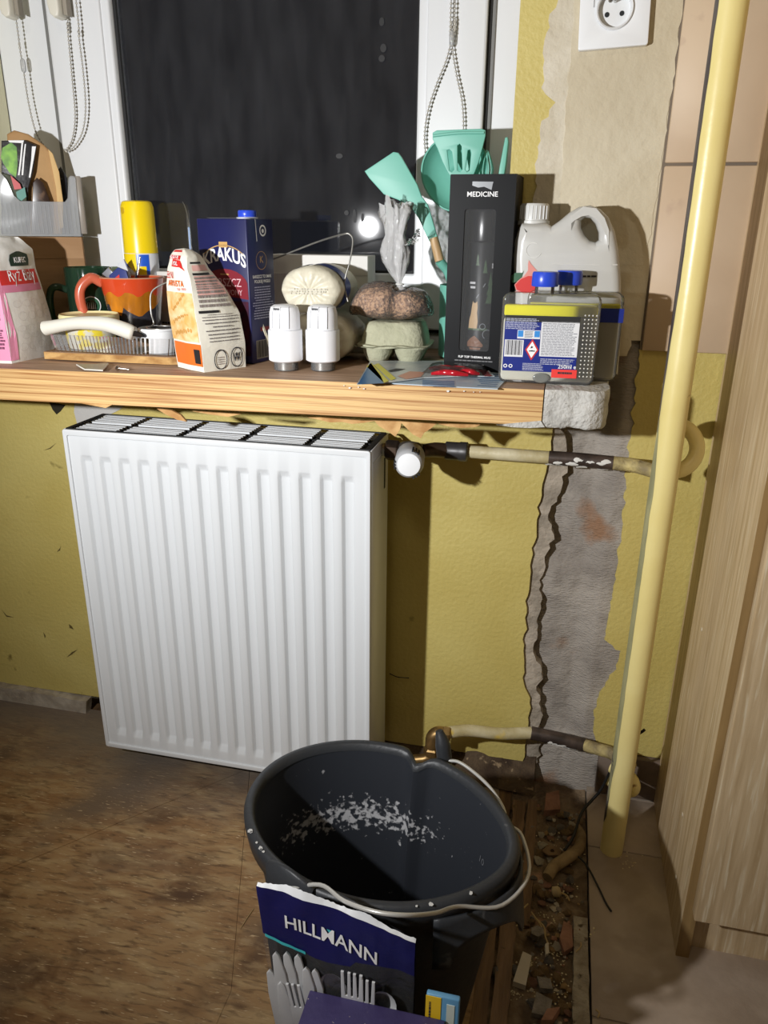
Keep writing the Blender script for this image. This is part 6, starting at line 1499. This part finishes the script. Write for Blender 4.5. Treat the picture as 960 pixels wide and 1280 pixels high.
piece('mortar_slab', 'grey pointed mortar slab above the larger one in the trench', 'mortar slab', [(671, 1222), (688, 1226), (691, 1240), (675, 1238)], .0, .008, cm_grey, -5)
piece('brick_slab', 'flat reddish brick shard in the middle of the floor trench', 'brick shard', [(704, 1155), (714, 1160), (716, 1185), (705, 1192), (699, 1175)], .0, .010, cm_red, 3)
piece('brick_slab', 'reddish brick shard at the bottom edge of the floor trench', 'brick shard', [(684, 1264), (700, 1262), (690, 1279), (676, 1279)], .002, .010, cm_red, -4)
piece('brick_slab', 'dull red brick piece in the trench near the wall', 'brick shard', [(682, 996), (698, 992), (700, 1014), (680, 1016)], -.002, .014, cm_red, 4)
piece('grey_pebble', 'round grey pebble on the reddish board of the trench', 'pebble', [(664, 1163), (671, 1160), (679, 1163), (680, 1170), (672, 1174), (664, 1170)], .002, .010, cm_grey)
piece('small_plaster_shard', 'small white shard standing out beside the brick shard in the trench', 'plaster shard', [(681, 1182), (685, 1180), (686, 1192), (682, 1194)], .004, .006, M('white_plaster_slab', (196, 186, 168)), 8)
hs = thing('bent_hose', 'curved piece of dirty beige hose lying in the floor trench', 'hose')
tube('hose', [at(684, 1097, z=.006), at(693, 1083, z=.008), at(708, 1073, z=.010), at(722, 1062, z=.010), at(727, 1046, z=.008), at(722, 1034, z=.006)], [.0085, .0095, .0095, .009, .0075, .006], M('dirty_beige_hose', (150, 128, 92), .8, col2=(112, 92, 62), scale=40, bump=.7, bscale=80), hs, 14, 6)
lathe('hose_tip', [(.004, 0), (.0075, .002), (.0078, .010), (.005, .013)], M('pale_hose_tip', (176, 156, 116), .8), hs, 14, mx=Matrix.Translation(at(690, 1115, z=.002)) @ Matrix.Rotation(R(70), 4, 'Y'))
hk = thing('rusty_bracket', 'flat rusty metal lug with a hole lying in the trench', 'bracket'); hkp = at(690, 1066, z=.0)
outline('lug_plate', [[(-.016, -.004), (-.006, -.011), (.012, -.008), (.016, .002), (.008, .009), (-.008, .009)], disc(.0, -.001, .0032, n=10)], .0015, .0006, M('rusty_steel', (120, 96, 66), .8, col2=(86, 62, 40), scale=60), hk, Matrix.Translation(hkp+Vector((0, 0, .004))) @ Matrix.Rotation(R(8), 4, 'X'))
strawm = M('dry_straw', (176, 150, 104), .8)
for k, (a, b_, c, d, lab) in enumerate(((664, 1140, 685, 1180, 'long pale splinter slanting from the pebble to the white shard'), (640, 1145, 660, 1130, 'pale splinter lying on the batten right of the bucket'), (700, 1115, 712, 1126, 'short pale splinter just below the hose tip'), (672, 1150, 682, 1168, 'pale splinter touching the round grey pebble'), (720, 1190, 726, 1178, 'thin pale splinter right of the flat brick shard'), (745, 1262, 747, 1272, 'small pale splinter lying on the beige tile near the frame bottom'))):
    p, q = at(a, b_, z=.003), at(c, d, z=.004); t = tag(tube('wood_splinter', [p, p.lerp(q, .5)+Vector((.003, 0, .002)), q], .0012 if k != 4 else .0009, strawm, None, 6, 4), lab, 'splinter', 'thin splinters in the trench')
chip_m = M('bright_chip', (206, 190, 150), .7)
chm = chunk_mesh('sawdust', 1, chip_m, 12, .4); parts = []
rr = random.Random(5); VV = []; FF = []
bmv = [v.co.copy() for v in chm.vertices]; bmf = [tuple(p.vertices) for p in chm.polygons]
for (px, py, n_, sp_) in ((695, 1185, 60, 10), (640, 1238, 40, 8), (700, 1218, 30, 9), (733, 1165, 24, 8), (700, 1245, 24, 12), (785, 1076, 22, 8), (680, 1140, 30, 14), (660, 1200, 30, 14), (710, 1110, 24, 12), (690, 1060, 30, 20)):
    for k in range(n_):
        p = at(px+rr.gauss(0, sp_), py+rr.gauss(0, sp_*.7), z=.0); p.z = -.007 if p.x < fe else .0005
        s = rr.uniform(.0006, .0019); rm_ = Matrix.Rotation(rr.uniform(0, 6), 3, 'Z'); o = len(VV)
        VV += [p+rm_ @ (v*s) for v in bmv]; FF += [tuple(i+o for i in q) for q in bmf]
cr = mk('plaster_crumbs', VV, FF, chip_m); tag(cr, 'pale plaster crumbs and sawdust strewn over trench and tiles', 'crumbs', kind='stuff')
# wires
wm = M('black_cable', (18, 18, 19), .5)
wr1 = thing('black_cable', 'thin black cable arching from the floor trench past the yellow riser', 'cable')
tube('cable', [at(806, 912, y=-.10), at(790, 925, y=-.10), at(768, 955, y=-.085), at(752, 986, y=-.085), at(742, 998, z=.05), at(727, 1016, z=.035), at(717, 1045, z=.02), at(706, 1062, z=.014)], .0024, wm, wr1, 8, 6)
wr2 = thing('thin_black_wire', 'thin black wire curling from the trench over the beige floor tile', 'wire')
tube('wire', [at(704, 1062, z=.014), at(716, 1066, z=.012), at(732, 1080, z=.008), at(746, 1105, z=.003), at(757, 1128, z=.002), at(764, 1139, z=.002)], .0015, wm, wr2, 8, 6)
wr3 = thing('wall_wire', 'short black wire end poking out of the wall beside the radiator', 'wire')
tube('wire', [at(487, 842, y=-.004), at(496, 846, y=-.012), at(504, 847, y=-.012), at(511, 847.5, y=-.006)], .0009, wm, wr3, 6, 4)
ph_ = thing('hair_strand', 'thin pale straw lying on the brown floor left of the cutlery bag', 'straw'); tube('strand', [at(301, 1160, z=.001), at(309, 1147, z=.002), at(317, 1136, z=.001)], .0006, strawm, ph_, 5, 4)

# ================================================================ prints belong to the part that carries them
CARRIER = {'soup_carton': 'carton_body', 'thermal_mug': 'mug_body', 'rice_bag': 'bag', 'flour_bag': 'bag', 'mug_box': 'front_panel', 'spray_can': 'can_body', 'cleaner_bottle': 'label', 'detergent_jug': 'jug_body', 'white_packet': 'packet_body', 'blister_card': 'card', 'leaflet': 'sheet', 'wall_socket': 'socket_collar', 'sponge_pack': 'pack_body', 'cutlery_bag': 'navy_header', 'green_mug': 'mug_wall', 'mop_bucket': 'rim'}
PRINT = ('lettering', 'gold', 'maroon', 'fine_print', 'beet', 'recycling', 'fold_crease', 'red_strip', 'barcode', 'tree_print', 'lynx', 'mushroom', 'ground_print', 'swirl', 'pale_mark', 'dotted', 'corner_logo', 'red_band', 'pink', 'logo', 'grain_drawing', 'orange_panel', 'wheat', 'red_top', 'mark_panel', 'black_bar', 'stamp', 'red_side', 'foil_ribbon', 'blue_print', 'yellow_print', 'black_print', 'label_', 'text_panel', 'pictogram', 'hazard', 'round_mark', 'red_sticker', 'sticker', 'red_splash', 'leaf_print', 'moulded', 'dark_marks', 'yellow_stripe', 'black_curve', 'red_print', 'print_line', 'socket_hole', 'yellow_side', 'pale_window', 'turquoise', 'torn_white', 'emblem', 'plaster_splash')
for o in list(C.objects):
    if o.parent is not None or o.type != 'EMPTY': continue
    base_ = o.name.split('.')[0]
    if base_ not in CARRIER: continue
    ch = list(o.children); car = [c for c in ch if c.name.split('.')[0] == CARRIER[base_]]
    if not car: continue
    for c in ch:
        if c is not car[0] and c.name.startswith(PRINT) and len(c.children) == 0: c.parent = car[0]
